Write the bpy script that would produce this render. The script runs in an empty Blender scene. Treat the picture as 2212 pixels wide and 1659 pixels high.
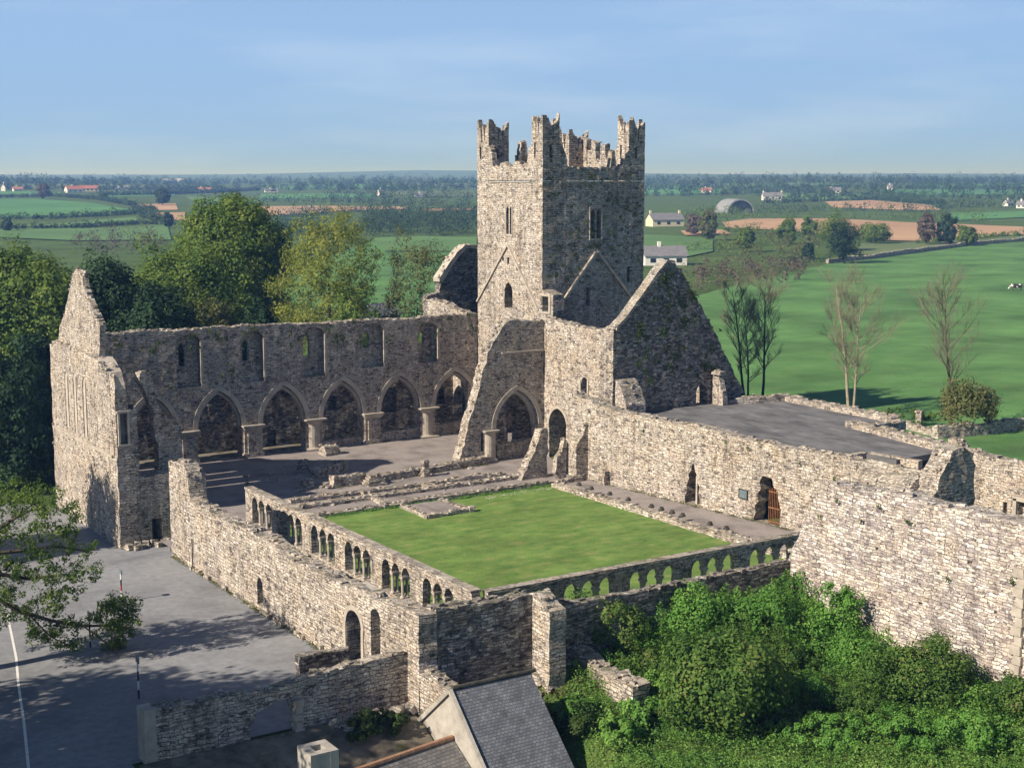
import bpy, bmesh, math, random
import numpy as np
from mathutils import Vector, Matrix
from mathutils.geometry import delaunay_2d_cdt

random.seed(7)
rng = np.random.default_rng(7)
R = math.radians
scene = bpy.context.scene
COL = scene.collection

# ------------------------------------------------------------------ camera
CAM_H = 24.0
cam_d = bpy.data.cameras.new('camera')
cam_d.sensor_width = 36.0
cam_d.lens = 50.0
cam_d.clip_start = 0.5
cam_d.clip_end = 30000
cam = bpy.data.objects.new('camera', cam_d)
COL.objects.link(cam)
PITCH = math.atan(439.5 / 3072.0)
YAW = R(33.0)
cam.location = (0, 0, CAM_H)
cam.rotation_euler = (math.pi / 2 - PITCH, 0, -YAW)
scene.camera = cam

# ------------------------------------------------------------------ light
SUN_AZ, SUN_EL = R(269.0), R(34.0)       # compass bearing of the sun, clockwise from north (+y)
world = bpy.data.worlds.new('World')
scene.world = world
world.use_nodes = True
wn, wl = world.node_tree.nodes, world.node_tree.links
wn.clear()
wo = wn.new('ShaderNodeOutputWorld')
bg = wn.new('ShaderNodeBackground')
sky = wn.new('ShaderNodeTexSky')
sky.sky_type = 'NISHITA'
sky.sun_disc = False
sky.sun_elevation = SUN_EL
sky.sun_rotation = SUN_AZ
sky.altitude = 3000
sky.air_density = 1.0
sky.dust_density = 0.0
sky.ozone_density = 4.0
bg.inputs['Strength'].default_value = 0.055
# thin cirrus in the upper right of the sky
tc = wn.new('ShaderNodeTexCoord')
mp = wn.new('ShaderNodeMapping')
mp.inputs['Rotation'].default_value = (0.0, R(-12), R(35))
mp.inputs['Scale'].default_value = (2.0, 2.6, 14.0)
nz = wn.new('ShaderNodeTexNoise')
nz.inputs['Scale'].default_value = 1.6
nz.inputs['Detail'].default_value = 7.0
nz.inputs['Roughness'].default_value = 0.55
rp = wn.new('ShaderNodeValToRGB')
rp.color_ramp.elements[0].position = 0.50
rp.color_ramp.elements[0].color = (0, 0, 0, 1)
rp.color_ramp.elements[1].position = 0.82
rp.color_ramp.elements[1].color = (0.36, 0.36, 0.36, 1)
mx = wn.new('ShaderNodeMix')
mx.data_type = 'RGBA'
mx.inputs[7].default_value = (9.5, 11.0, 13.0, 1)
# pale summer haze low in the sky, gone overhead
ve = wn.new('ShaderNodeMix')
ve.data_type = 'RGBA'
ve.inputs[7].default_value = (3.9, 6.3, 10.4, 1)
vz = wn.new('ShaderNodeSeparateXYZ')
vr = wn.new('ShaderNodeValToRGB')
vr.color_ramp.elements[0].position = 0.10
vr.color_ramp.elements[0].color = (0.97, 0.97, 0.97, 1)
vr.color_ramp.elements[1].position = 0.42
vr.color_ramp.elements[1].color = (0, 0, 0, 1)
wl.new(tc.outputs['Generated'], vz.inputs[0])
wl.new(vz.outputs[2], vr.inputs['Fac'])
wl.new(vr.outputs['Color'], ve.inputs[0])
wl.new(tc.outputs['Generated'], mp.inputs['Vector'])
wl.new(mp.outputs['Vector'], nz.inputs['Vector'])
wl.new(nz.outputs['Fac'], rp.inputs['Fac'])
wl.new(rp.outputs['Color'], mx.inputs[0])
wl.new(sky.outputs['Color'], ve.inputs[6])
wl.new(ve.outputs[2], mx.inputs[6])
wl.new(mx.outputs[2], bg.inputs['Color'])
wl.new(bg.outputs['Background'], wo.inputs['Surface'])

sun_d = bpy.data.lights.new('sun', 'SUN')
sun_d.energy = 5.0
sun_d.angle = R(0.5)
sun_d.color = (1.0, 0.895, 0.76)
sun = bpy.data.objects.new('sun', sun_d)
COL.objects.link(sun)
sdir = Vector((math.sin(SUN_AZ) * math.cos(SUN_EL), math.cos(SUN_AZ) * math.cos(SUN_EL), math.sin(SUN_EL)))
sun.rotation_euler = (-sdir).to_track_quat('-Z', 'Y').to_euler()
sun.location = (-60, 60, 90)

scene.view_settings.view_transform = 'Standard'
scene.view_settings.look = 'None'
scene.view_settings.exposure = 0.6
scene.view_settings.gamma = 1.0
scene.cycles.max_bounces = 6
scene.cycles.diffuse_bounces = 3
scene.cycles.transparent_max_bounces = 8
scene.cycles.volume_bounces = 0

# ------------------------------------------------------------------ ground shape
def sm(t):
    t = np.clip(t, 0, 1)
    return t * t * (3 - 2 * t)

_PD = [0, 420, 700, 1000, 1500, 2200, 3000, 4200, 6000, 9000]
_PZ = [0, 0, 2.8, 6.0, 12.5, 21, 27, 35, 46, 52]
def ground_z(x, y):
    x = np.asarray(x, float); y = np.asarray(y, float)
    d = np.hypot(x, y)
    z = np.interp(d, _PD, _PZ)
    a = np.arctan2(x, y)
    far = sm((d - 500) / 1500)
    z = z + far * (3.0 * np.sin(a * 9 + 1.0) + 2.0 * np.sin(a * 23 + d / 900.0)) * np.clip(d / 2500, 0.2, 1.8)
    # far blue ridge right of the middle
    z = z + 26 * np.exp(-((a - 0.50) / 0.10) ** 2) * sm((d - 4200) / 1500)
    # forecourt falls away north of the range, in front of the west gable
    z = z - 2.1 * sm((y - 86.5) / 10.5) * sm((36.2 - x) / 2.0) * sm((330 - d) / 120)
    # land drops towards the sheds in the south
    z = z - 2.3 * sm((55.2 - y) / 6.0) * sm((37.0 - x) / 2.5) * sm((y + 60) / 40)
    # overgrown yard south of the cloister
    g = (x > 33) & (x < 54)
    yard = -0.9 + np.clip((x - 39) / 14.0, -0.2, 1) * 1.4 + 1.9 * np.clip((y - 48.5) / 5.8, 0, 1)
    w = sm((x - 35.2) / 2.6) * sm((55.0 - x) / 1.5) * sm((56.2 - y) / 1.2) * sm((y + 40) / 30)
    return z * (1 - w) + yard * w
def gz(x, y):
    return float(ground_z(x, y))

# survey: where the sight line through a photo point (2212 px wide) meets the land
_cy, _sy, _cp, _sp = math.cos(YAW), math.sin(YAW), math.cos(PITCH), math.sin(PITCH)
def sight(u, v):
    r, d = u - 1106.0, v - 829.5
    fh = 3072 * _cp - d * _sp
    return (fh * _sy + r * _cy, fh * _cy - r * _sy, -(3072 * _sp + d * _cp))
def land(u, v):
    a, b, c = sight(u, v)
    n = math.hypot(a, b)
    D = np.concatenate([np.arange(60, 400, 1.0), np.geomspace(400, 8500, 900)])
    t = D / n
    over = (CAM_H + c * t) - ground_z(a * t, b * t)
    i = int(np.argmax(over < 0)) if (over < 0).any() else len(D) - 1
    return (a * t[i], b * t[i], float(ground_z(a * t[i], b * t[i])), float(D[i]))

# ------------------------------------------------------------------ materials
def new_mat(name):
    m = bpy.data.materials.new(name)
    m.use_nodes = True
    nt = m.node_tree
    nt.nodes.clear()
    out = nt.nodes.new('ShaderNodeOutputMaterial')
    p = nt.nodes.new('ShaderNodeBsdfPrincipled')
    p.inputs['Roughness'].default_value = 0.95
    p.inputs['Specular IOR Level'].default_value = 0.15
    nt.links.new(p.outputs[0], out.inputs['Surface'])
    return m, nt, p
def N(nt, t, **kw):
    n = nt.nodes.new(t)
    for k, v in kw.items():
        setattr(n, k, v)
    return n
def ramp(nt, stops, src=None, interp='LINEAR'):
    r = N(nt, 'ShaderNodeValToRGB')
    r.color_ramp.interpolation = interp
    e = r.color_ramp.elements
    while len(e) < len(stops):
        e.new(0.5)
    for i, (p, c) in enumerate(stops):
        e[i].position = p
        e[i].color = (c[0], c[1], c[2], 1) if hasattr(c, '__len__') else (c, c, c, 1)
    if src is not None:
        nt.links.new(src, r.inputs['Fac'])
    return r
def mix(nt, fac, a, b, mode='MIX'):
    m = N(nt, 'ShaderNodeMix', data_type='RGBA', blend_type=mode)
    for sock, val in ((0, fac), (6, a), (7, b)):
        if hasattr(val, 'default_value') or hasattr(val, 'is_linked'):
            nt.links.new(val, m.inputs[sock])
        elif hasattr(val, '__len__'):
            m.inputs[sock].default_value = (val[0], val[1], val[2], 1)
        else:
            m.inputs[sock].default_value = val
    return m.outputs[2]
def math_n(nt, op, a, b=None, c=None):
    m = N(nt, 'ShaderNodeMath', operation=op)
    for i, v in enumerate((a, b, c)):
        if v is None:
            continue
        if hasattr(v, 'is_linked'):
            nt.links.new(v, m.inputs[i])
        else:
            m.inputs[i].default_value = v
    return m.outputs[0]
def noise(nt, vec, scale, detail=4.0, rough=0.55):
    n = N(nt, 'ShaderNodeTexNoise')
    n.inputs['Scale'].default_value = scale
    n.inputs['Detail'].default_value = detail
    n.inputs['Roughness'].default_value = rough
    nt.links.new(vec, n.inputs['Vector'])
    return n.outputs['Fac']

def stone_mat(name, size=(0.34, 0.135), big=(0.52, 0.20), stones=None, pale=(0.42, 0.355, 0.285), open_=(0.085, 0.072, 0.060), moss=0.30, bump=0.06, blotch=0.6, joint=0.68, grime=0.85, top=(0.30, 0.28, 0.24)):
    """coursed rubble: two mixed sizes of stone in wavy courses, each stone its own colour and set-back, joints partly pointed and partly open"""
    m, nt, p = new_mat(name)
    L = nt.links
    geo = N(nt, 'ShaderNodeNewGeometry')
    pos = geo.outputs['Position']
    sp = N(nt, 'ShaderNodeSeparateXYZ')
    L.new(pos, sp.inputs[0])
    w1 = N(nt, 'ShaderNodeTexNoise'); w1.inputs['Scale'].default_value = 0.7; w1.inputs['Detail'].default_value = 2
    w2 = N(nt, 'ShaderNodeTexNoise'); w2.inputs['Scale'].default_value = 5.0; w2.inputs['Detail'].default_value = 2
    for w in (w1, w2): L.new(pos, w.inputs['Vector'])
    s1 = N(nt, 'ShaderNodeSeparateColor'); L.new(w1.outputs['Color'], s1.inputs[0])
    s2 = N(nt, 'ShaderNodeSeparateColor'); L.new(w2.outputs['Color'], s2.inputs[0])
    u = math_n(nt, 'ADD', sp.outputs[0], sp.outputs[1])
    u = math_n(nt, 'MULTIPLY_ADD', s1.outputs[0], 0.5, u)
    u = math_n(nt, 'MULTIPLY_ADD', s2.outputs[0], 0.24, u)
    v = math_n(nt, 'MULTIPLY_ADD', s1.outputs[1], 0.32, sp.outputs[2])
    v = math_n(nt, 'MULTIPLY_ADD', s2.outputs[1], 0.15, v)
    cv = N(nt, 'ShaderNodeCombineXYZ')
    L.new(u, cv.inputs[0]); L.new(v, cv.inputs[1])
    def bricks(sz, sq, fr):
        b = N(nt, 'ShaderNodeTexBrick')
        b.offset = 0.43; b.squash = sq; b.squash_frequency = fr
        b.inputs['Color1'].default_value = (0, 0, 0, 1); b.inputs['Color2'].default_value = (1, 1, 1, 1); b.inputs['Mortar'].default_value = (0.5, 0.5, 0.5, 1)
        b.inputs['Scale'].default_value = 1
        b.inputs['Mortar Size'].default_value = sz[1] * 0.115
        b.inputs['Mortar Smooth'].default_value = 0.6
        b.inputs['Brick Width'].default_value = sz[0]
        b.inputs['Row Height'].default_value = sz[1]
        L.new(cv.outputs[0], b.inputs['Vector'])
        sc_ = N(nt, 'ShaderNodeSeparateColor'); L.new(b.outputs['Color'], sc_.inputs[0])
        return sc_.outputs[0], b.outputs['Fac']
    r1, f1 = bricks(size, 1.5, 3)
    r2, f2 = bricks(big, 0.7, 2)
    zone = ramp(nt, [(0.50, 0.0), (0.515, 1.0)], noise(nt, pos, 0.9, 4, 0.7)).outputs['Color']
    rnd = mix(nt, zone, r1, r2)
    fac = mix(nt, zone, f1, f2)
    # fine 3-D grain breaks up large stones
    vo = N(nt, 'ShaderNodeTexVoronoi', feature='F1'); vo.inputs['Scale'].default_value = 4.2
    mpv = N(nt, 'ShaderNodeMapping'); mpv.inputs['Scale'].default_value = (1, 1, 2.2)
    L.new(pos, mpv.inputs['Vector']); L.new(mpv.outputs[0], vo.inputs['Vector'])
    sv = N(nt, 'ShaderNodeSeparateColor'); L.new(vo.outputs['Color'], sv.inputs[0])
    tone = math_n(nt, 'ADD', math_n(nt, 'MULTIPLY', rnd, 0.62), math_n(nt, 'MULTIPLY', sv.outputs[0], 0.38))
    stones = stones or [(0.12, (0.14, 0.128, 0.125)), (0.26, (0.36, 0.315, 0.285)), (0.38, (0.53, 0.46, 0.375)), (0.50, (0.62, 0.55, 0.46)), (0.60, (0.40, 0.35, 0.335)), (0.72, (0.65, 0.585, 0.50)), (0.90, (0.75, 0.70, 0.625))]
    col = ramp(nt, stones, tone).outputs['Color']
    g = noise(nt, pos, 9.0, 5, 0.65)
    col = mix(nt, 1.0, col, ramp(nt, [(0.25, 0.66), (0.75, 1.26)], g).outputs['Color'], 'MULTIPLY')
    kind = ramp(nt, [(0.5 + (0.5 - joint) * 0.3 - 0.06, 0.0), (0.5 + (0.5 - joint) * 0.3 + 0.06, 1.0)], noise(nt, pos, 1.5, 5, 0.7)).outputs['Color']
    jc = mix(nt, kind, pale, open_)
    col = mix(nt, math_n(nt, 'MULTIPLY', fac, 0.95), col, jc)
    b = ramp(nt, [(0.32, 0.68), (0.68, 1.16)], noise(nt, pos, 0.33, 6, 0.62)).outputs['Color']
    col = mix(nt, blotch, col, mix(nt, 1.0, col, b, 'MULTIPLY'))
    soot = ramp(nt, [(0.52, 0.0), (0.64, 1.0)], noise(nt, pos, 1.9, 7, 0.72)).outputs['Color']
    col = mix(nt, math_n(nt, 'MULTIPLY', soot, grime), col, mix(nt, 1.0, col, (0.36, 0.36, 0.37), 'MULTIPLY'))
    mps = N(nt, 'ShaderNodeMapping'); mps.inputs['Scale'].default_value = (1.5, 1.5, 0.16)
    L.new(pos, mps.inputs['Vector'])
    stk = ramp(nt, [(0.50, 1.0), (0.66, 0.62)], noise(nt, mps.outputs[0], 1.0, 6, 0.65)).outputs['Color']
    col = mix(nt, 0.8, col, mix(nt, 1.0, col, stk, 'MULTIPLY'))
    warm = ramp(nt, [(0.45, 0.0), (0.75, 0.5)], noise(nt, pos, 0.55, 4)).outputs['Color']
    col = mix(nt, warm, col, mix(nt, 1.0, col, (1.12, 0.98, 0.80), 'MULTIPLY'))
    lic = ramp(nt, [(0.66, 0.0), (0.74, 0.7)], noise(nt, pos, 3.2, 5, 0.7)).outputs['Color']
    col = mix(nt, math_n(nt, 'MULTIPLY', lic, 0.45), col, (0.60, 0.57, 0.50))
    sx = N(nt, 'ShaderNodeSeparateXYZ')
    L.new(geo.outputs['True Normal'], sx.inputs[0])
    up = ramp(nt, [(0.45, 0.0), (0.8, 1.0)], sx.outputs[2]).outputs['Color']
    col = mix(nt, math_n(nt, 'MULTIPLY', up, 0.75), col, mix(nt, 0.55, top, col))
    mo = ramp(nt, [(0.50, 0.0), (0.60, 1.0)], noise(nt, pos, 1.1, 6, 0.7)).outputs['Color']
    up2 = ramp(nt, [(0.0, 0.22), (0.7, 1.0)], sx.outputs[2]).outputs['Color']
    col = mix(nt, math_n(nt, 'MULTIPLY', math_n(nt, 'MULTIPLY', mo, up2), moss), col, (0.085, 0.10, 0.04))
    L.new(col, p.inputs['Base Color'])
    hh = math_n(nt, 'MULTIPLY_ADD', math_n(nt, 'SUBTRACT', 1.0, fac), 0.8, math_n(nt, 'MULTIPLY', g, 0.45))
    hh = math_n(nt, 'ADD', hh, math_n(nt, 'MULTIPLY', rnd, 0.55))
    hh = math_n(nt, 'ADD', hh, math_n(nt, 'MULTIPLY', sv.outputs[1], 0.25))
    bp = N(nt, 'ShaderNodeBump')
    bp.inputs['Strength'].default_value = 1.0
    bp.inputs['Distance'].default_value = bump
    L.new(hh, bp.inputs['Height'])
    L.new(bp.outputs[0], p.inputs['Normal'])
    return m

def flat_mat(name, stops, scale=1.0, detail=6, rough=0.95, bump=0.02, bscale=None, stops2=None, scale2=0.1, spec=0.15, metal=0.0, stretch=None):
    m, nt, p = new_mat(name)
    L = nt.links
    geo = N(nt, 'ShaderNodeNewGeometry')
    pos = geo.outputs['Position']
    if stretch:
        mp = N(nt, 'ShaderNodeMapping')
        mp.inputs['Scale'].default_value = stretch
        L.new(pos, mp.inputs['Vector'])
        pos = mp.outputs[0]
    col = ramp(nt, stops, noise(nt, pos, scale, detail, 0.62)).outputs['Color']
    if stops2:
        col = mix(nt, 1.0, col, ramp(nt, stops2, noise(nt, pos, scale2, 5)).outputs['Color'], 'MULTIPLY')
    L.new(col, p.inputs['Base Color'])
    p.inputs['Roughness'].default_value = rough
    p.inputs['Specular IOR Level'].default_value = spec
    p.inputs['Metallic'].default_value = metal
    if bump:
        bp = N(nt, 'ShaderNodeBump')
        bp.inputs['Strength'].default_value = 0.8
        bp.inputs['Distance'].default_value = bump
        L.new(noise(nt, geo.outputs['Position'], bscale or scale * 3, 6, 0.7), bp.inputs['Height'])
        L.new(bp.outputs[0], p.inputs['Normal'])
    return m

def leaf_mat(name, stops, scale=0.35, trans=0.30, fine=2.2):
    m, nt, p = new_mat(name)
    L = nt.links
    geo = N(nt, 'ShaderNodeNewGeometry')
    a = noise(nt, geo.outputs['Position'], scale, 3)
    b = noise(nt, geo.outputs['Position'], fine, 3)
    f = math_n(nt, 'ADD', math_n(nt, 'MULTIPLY', a, 0.55), math_n(nt, 'MULTIPLY', b, 0.45))
    isl = math_n(nt, 'MULTIPLY_ADD', geo.outputs['Random Per Island'], 0.16, -0.08)
    f = math_n(nt, 'ADD', f, isl)
    col = ramp(nt, stops, f).outputs['Color']
    L.new(col, p.inputs['Base Color'])
    p.inputs['Roughness'].default_value = 0.7
    p.inputs['Specular IOR Level'].default_value = 0.2
    tr = N(nt, 'ShaderNodeBsdfTranslucent')
    L.new(mix(nt, 1.0, col, (1.25, 1.35, 0.6), 'MULTIPLY'), tr.inputs['Color'])
    ms = N(nt, 'ShaderNodeMixShader')
    ms.inputs[0].default_value = trans
    L.new(p.outputs[0], ms.inputs[1])
    L.new(tr.outputs[0], ms.inputs[2])
    out = [n for n in nt.nodes if n.type == 'OUTPUT_MATERIAL'][0]
    L.new(ms.outputs[0], out.inputs['Surface'])
    return m

def roof_mat(name, c0, c1, cell=(0.30, 0.22), bump=0.02):
    """slates in rows: brick pattern over object coordinates (u along the ridge, v down the slope)"""
    m, nt, p = new_mat(name)
    L = nt.links
    uv = N(nt, 'ShaderNodeUVMap')
    br = N(nt, 'ShaderNodeTexBrick')
    br.inputs['Color1'].default_value = (*c0, 1)
    br.inputs['Color2'].default_value = (*c1, 1)
    br.inputs['Mortar'].default_value = (c0[0] * 0.7, c0[1] * 0.7, c0[2] * 0.7, 1)
    br.inputs['Scale'].default_value = 1.0
    br.inputs['Mortar Size'].default_value = 0.012
    br.inputs['Brick Width'].default_value = cell[0]
    br.inputs['Row Height'].default_value = cell[1]
    L.new(uv.outputs[0], br.inputs['Vector'])
    geo = N(nt, 'ShaderNodeNewGeometry')
    w = ramp(nt, [(0.3, 0.65), (0.7, 1.25)], noise(nt, geo.outputs['Position'], 1.4, 6, 0.7)).outputs['Color']
    col = mix(nt, 1.0, br.outputs['Color'], w, 'MULTIPLY')
    li = ramp(nt, [(0.60, 0.0), (0.72, 0.55)], noise(nt, geo.outputs['Position'], 4.0, 5, 0.7)).outputs['Color']
    col = mix(nt, li, col, (0.34, 0.34, 0.30))
    L.new(col, p.inputs['Base Color'])
    p.inputs['Roughness'].default_value = 0.75
    bp = N(nt, 'ShaderNodeBump')
    bp.inputs['Distance'].default_value = bump
    L.new(br.outputs['Fac'], bp.inputs['Height'])
    bp.invert = True
    L.new(bp.outputs[0], p.inputs['Normal'])
    return m

M = {}
M['stone'] = stone_mat('rubble stone')
M['stone_tower'] = stone_mat('tower rubble stone', size=(0.36, 0.15), big=(0.50, 0.19), moss=0.34)
M['stone_big'] = stone_mat('large rubble stone', size=(0.40, 0.135), big=(0.64, 0.20), moss=0.10, joint=0.55, bump=0.08, blotch=0.3, grime=0.25,
    stones=[(0.10, (0.20, 0.175, 0.185)), (0.24, (0.38, 0.33, 0.33)), (0.36, (0.54, 0.47, 0.40)), (0.47, (0.40, 0.35, 0.37)), (0.60, (0.64, 0.575, 0.50)), (0.74, (0.74, 0.69, 0.62)), (0.92, (0.85, 0.82, 0.77))])
M['stone_dark'] = stone_mat('shade toned mossy stone', moss=0.62, bump=0.09, joint=0.80, grime=0.9, size=(0.36, 0.13), big=(0.5, 0.17),  # mossy darker copy of the rubble, with shade of south faces put into colour
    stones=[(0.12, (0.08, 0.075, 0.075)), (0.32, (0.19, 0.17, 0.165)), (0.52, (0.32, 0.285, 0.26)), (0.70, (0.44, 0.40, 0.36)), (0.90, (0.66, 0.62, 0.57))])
M['plaster'] = flat_mat('old lime render', [(0.25, (0.30, 0.26, 0.22)), (0.5, (0.43, 0.38, 0.32)), (0.75, (0.54, 0.49, 0.43))], 1.4, 7, bump=0.04, bscale=5)
M['ashlar'] = flat_mat('dressed limestone', [(0.25, (0.27, 0.24, 0.205)), (0.5, (0.40, 0.355, 0.30)), (0.75, (0.52, 0.47, 0.40))], 1.8, 7, bump=0.03, bscale=6)
M['gravel'] = flat_mat('pale grey gravel', [(0.3, (0.22, 0.195, 0.185)), (0.7, (0.33, 0.295, 0.28))], 9.0, 9, bump=0.03, bscale=30, stops2=[(0.32, 0.66), (0.5, 1.0), (0.7, 1.16)], scale2=0.5)
M['asphalt'] = flat_mat('worn tarmac', [(0.3, (0.187, 0.192, 0.205)), (0.7, (0.272, 0.278, 0.292))], 2.2, 10, rough=0.9, bump=0.012, bscale=30, stops2=[(0.30, 0.72), (0.48, 1.0), (0.7, 1.12)], scale2=0.22)
M['slab'] = flat_mat('weathered concrete roof', [(0.3, (0.105, 0.105, 0.112)), (0.7, (0.20, 0.197, 0.20))], 2.0, 9, bump=0.05, bscale=3, stops2=[(0.32, 0.62), (0.5, 1.0), (0.66, 1.25)], scale2=0.8, stretch=(0.8, 0.35, 1))
M['lawn'] = flat_mat('mown lawn', [(0.28, (0.078, 0.150, 0.034)), (0.42, (0.122, 0.212, 0.050)), (0.56, (0.160, 0.245, 0.060)), (0.70, (0.255, 0.265, 0.105))], 1.3, 10, bump=0.08, bscale=9, stops2=[(0.3, 0.74), (0.7, 1.20)], scale2=0.42, stretch=(0.6, 1.0, 1))
M['meadow'] = flat_mat('grazed pasture', [(0.25, (0.074, 0.172, 0.048)), (0.5, (0.095, 0.205, 0.062)), (0.75, (0.128, 0.222, 0.074))], 0.35, 10, bump=0.15, bscale=1.5, stops2=[(0.3, 0.64), (0.5, 1.0), (0.7, 1.32)], scale2=0.07, stretch=(0.85, 1.0, 1))
M['grass'] = flat_mat('rough grass', [(0.25, (0.040, 0.075, 0.015)), (0.5, (0.072, 0.125, 0.026)), (0.75, (0.125, 0.150, 0.045))], 0.6, 8, bump=0.12, bscale=3.0, stops2=[(0.3, 0.70), (0.7, 1.2)], scale2=0.05)
M['earth'] = flat_mat('trodden earth', [(0.28, (0.075, 0.085, 0.035)), (0.45, (0.17, 0.15, 0.115)), (0.7, (0.26, 0.235, 0.19))], 1.6, 9, bump=0.05, bscale=6, stops2=[(0.35, 0.75), (0.65, 1.15)], scale2=0.5)
M['white_paint'] = flat_mat('white paint', [(0.3, (0.62, 0.61, 0.58)), (0.7, (0.80, 0.79, 0.76))], 3.0, 4, bump=0, rough=0.6)
M['red_paint'] = flat_mat('red paint', [(0.3, (0.25, 0.03, 0.02)), (0.7, (0.36, 0.05, 0.03))], 3.0, 4, bump=0, rough=0.5)
M['black_paint'] = flat_mat('black paint', [(0.3, (0.02, 0.02, 0.022)), (0.7, (0.035, 0.035, 0.04))], 3.0, 4, bump=0, rough=0.5)
M['render'] = flat_mat('cement render', [(0.25, (0.24, 0.22, 0.195)), (0.5, (0.38, 0.355, 0.315)), (0.75, (0.48, 0.45, 0.405))], 1.6, 9, bump=0.02, bscale=8)
M['housewall'] = flat_mat('whitewashed wall', [(0.3, (0.66, 0.64, 0.60)), (0.7, (0.80, 0.78, 0.74))], 0.5, 4, bump=0)
M['creamwall'] = flat_mat('cream painted wall', [(0.3, (0.60, 0.52, 0.36)), (0.7, (0.70, 0.62, 0.45))], 0.5, 4, bump=0)
M['farroof'] = flat_mat('grey slate roof', [(0.3, (0.14, 0.14, 0.155)), (0.7, (0.22, 0.22, 0.235))], 0.9, 5, bump=0)
M['redroof'] = flat_mat('red tile roof', [(0.3, (0.33, 0.13, 0.08)), (0.7, (0.45, 0.19, 0.12))], 0.9, 5, bump=0)
M['tin'] = flat_mat('galvanised sheet', [(0.3, (0.36, 0.37, 0.38)), (0.7, (0.50, 0.51, 0.52))], 0.8, 5, bump=0, rough=0.5)
M['barn_tin'] = flat_mat('weathered barn sheeting', [(0.3, (0.20, 0.21, 0.225)), (0.7, (0.30, 0.31, 0.33))], 0.5, 5, bump=0, rough=0.6)
M['glass'] = flat_mat('dark window glass', [(0.3, (0.015, 0.018, 0.022)), (0.7, (0.03, 0.035, 0.04))], 1.0, 2, bump=0, rough=0.15, spec=0.5)
M['slate'] = roof_mat('blue grey slates', (0.125, 0.135, 0.155), (0.20, 0.21, 0.235), (0.20, 0.15), 0.012)
M['old_slate'] = roof_mat('lichened old slates', (0.15, 0.145, 0.145), (0.23, 0.22, 0.21), (0.26, 0.18))
M['dark_mottle'] = flat_mat('dark mottled stone', [(0.3, (0.035, 0.035, 0.028)), (0.7, (0.10, 0.095, 0.08))], 4.0, 5, bump=0.02)  # near-black mottled tone for the column stubs and shed ridge tiles
M['clay'] = flat_mat('clay ridge tile', [(0.3, (0.28, 0.15, 0.09)), (0.7, (0.42, 0.25, 0.16))], 3.0, 5, bump=0.01)
M['rust'] = flat_mat('rusted iron', [(0.3, (0.14, 0.065, 0.03)), (0.7, (0.27, 0.13, 0.06))], 4.0, 5, bump=0, rough=0.7)
M['iron'] = flat_mat('dark iron', [(0.3, (0.03, 0.035, 0.04)), (0.7, (0.06, 0.06, 0.065))], 4.0, 5, bump=0, rough=0.5)
M['sign'] = flat_mat('grey green sign', [(0.3, (0.10, 0.14, 0.15)), (0.7, (0.16, 0.20, 0.21))], 3.0, 3, bump=0, rough=0.4)
M['bark'] = flat_mat('brown bark', [(0.3, (0.055, 0.042, 0.032)), (0.7, (0.13, 0.105, 0.08))], 3.0, 6, bump=0.03, bscale=8)
M['darkbark'] = flat_mat('dark wet bark', [(0.3, (0.022, 0.024, 0.020)), (0.7, (0.055, 0.055, 0.046))], 3.0, 6, bump=0.03, bscale=8)
M['palebark'] = flat_mat('pale bark', [(0.3, (0.22, 0.18, 0.13)), (0.7, (0.38, 0.33, 0.25))], 3.0, 6, bump=0.03, bscale=8)
M['twig'] = flat_mat('budding twigs', [(0.3, (0.135, 0.135, 0.092)), (0.7, (0.21, 0.205, 0.14))], 2.0, 4, bump=0)
M['cowhide'] = flat_mat('black and white hide', [(0.50, (0.02, 0.018, 0.017)), (0.53, (0.75, 0.72, 0.68))], 0.9, 2, bump=0)
M['stubble'] = flat_mat('pale tilled soil', [(0.3, (0.36, 0.225, 0.135)), (0.7, (0.47, 0.32, 0.20))], 0.02, 6, bump=0, stops2=[(0.3, 0.85), (0.7, 1.12)], scale2=0.008)
M['crop_a'] = flat_mat('spring crop green', [(0.3, (0.072, 0.198, 0.061)), (0.7, (0.111, 0.258, 0.081))], 0.02, 6, bump=0, stops2=[(0.3, 0.82), (0.7, 1.14)], scale2=0.006)
M['crop_b'] = flat_mat('pasture green', [(0.3, (0.085, 0.174, 0.054)), (0.7, (0.124, 0.222, 0.074))], 0.02, 6, bump=0, stops2=[(0.3, 0.82), (0.7, 1.14)], scale2=0.006)
M['crop_c'] = flat_mat('dull grass green', [(0.3, (0.098, 0.144, 0.061)), (0.7, (0.143, 0.186, 0.081))], 0.02, 6, bump=0, stops2=[(0.3, 0.82), (0.7, 1.14)], scale2=0.006)
# foliage
M['leaf_mid'] = leaf_mat('mid green leaves', [(0.34, (0.049, 0.101, 0.021)), (0.50, (0.107, 0.177, 0.033)), (0.64, (0.202, 0.252, 0.052))])
M['leaf_dark'] = leaf_mat('dark evergreen leaves', [(0.34, (0.008, 0.026, 0.011)), (0.50, (0.018, 0.049, 0.018)), (0.66, (0.035, 0.075, 0.022))], trans=0.12)
M['leaf_light'] = leaf_mat('fresh yellow green leaves', [(0.34, (0.140, 0.173, 0.031)), (0.50, (0.229, 0.265, 0.049)), (0.66, (0.325, 0.328, 0.079))], trans=0.35)
M['leaf_olive'] = leaf_mat('olive brown budding leaves', [(0.34, (0.078, 0.097, 0.031)), (0.50, (0.137, 0.149, 0.053)), (0.66, (0.202, 0.194, 0.085))])
M['leaf_bush'] = leaf_mat('bramble leaves', [(0.33, (0.030, 0.075, 0.015)), (0.48, (0.067, 0.139, 0.026)), (0.60, (0.127, 0.202, 0.042)), (0.70, (0.208, 0.194, 0.081))], scale=0.5, fine=3.0)
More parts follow.
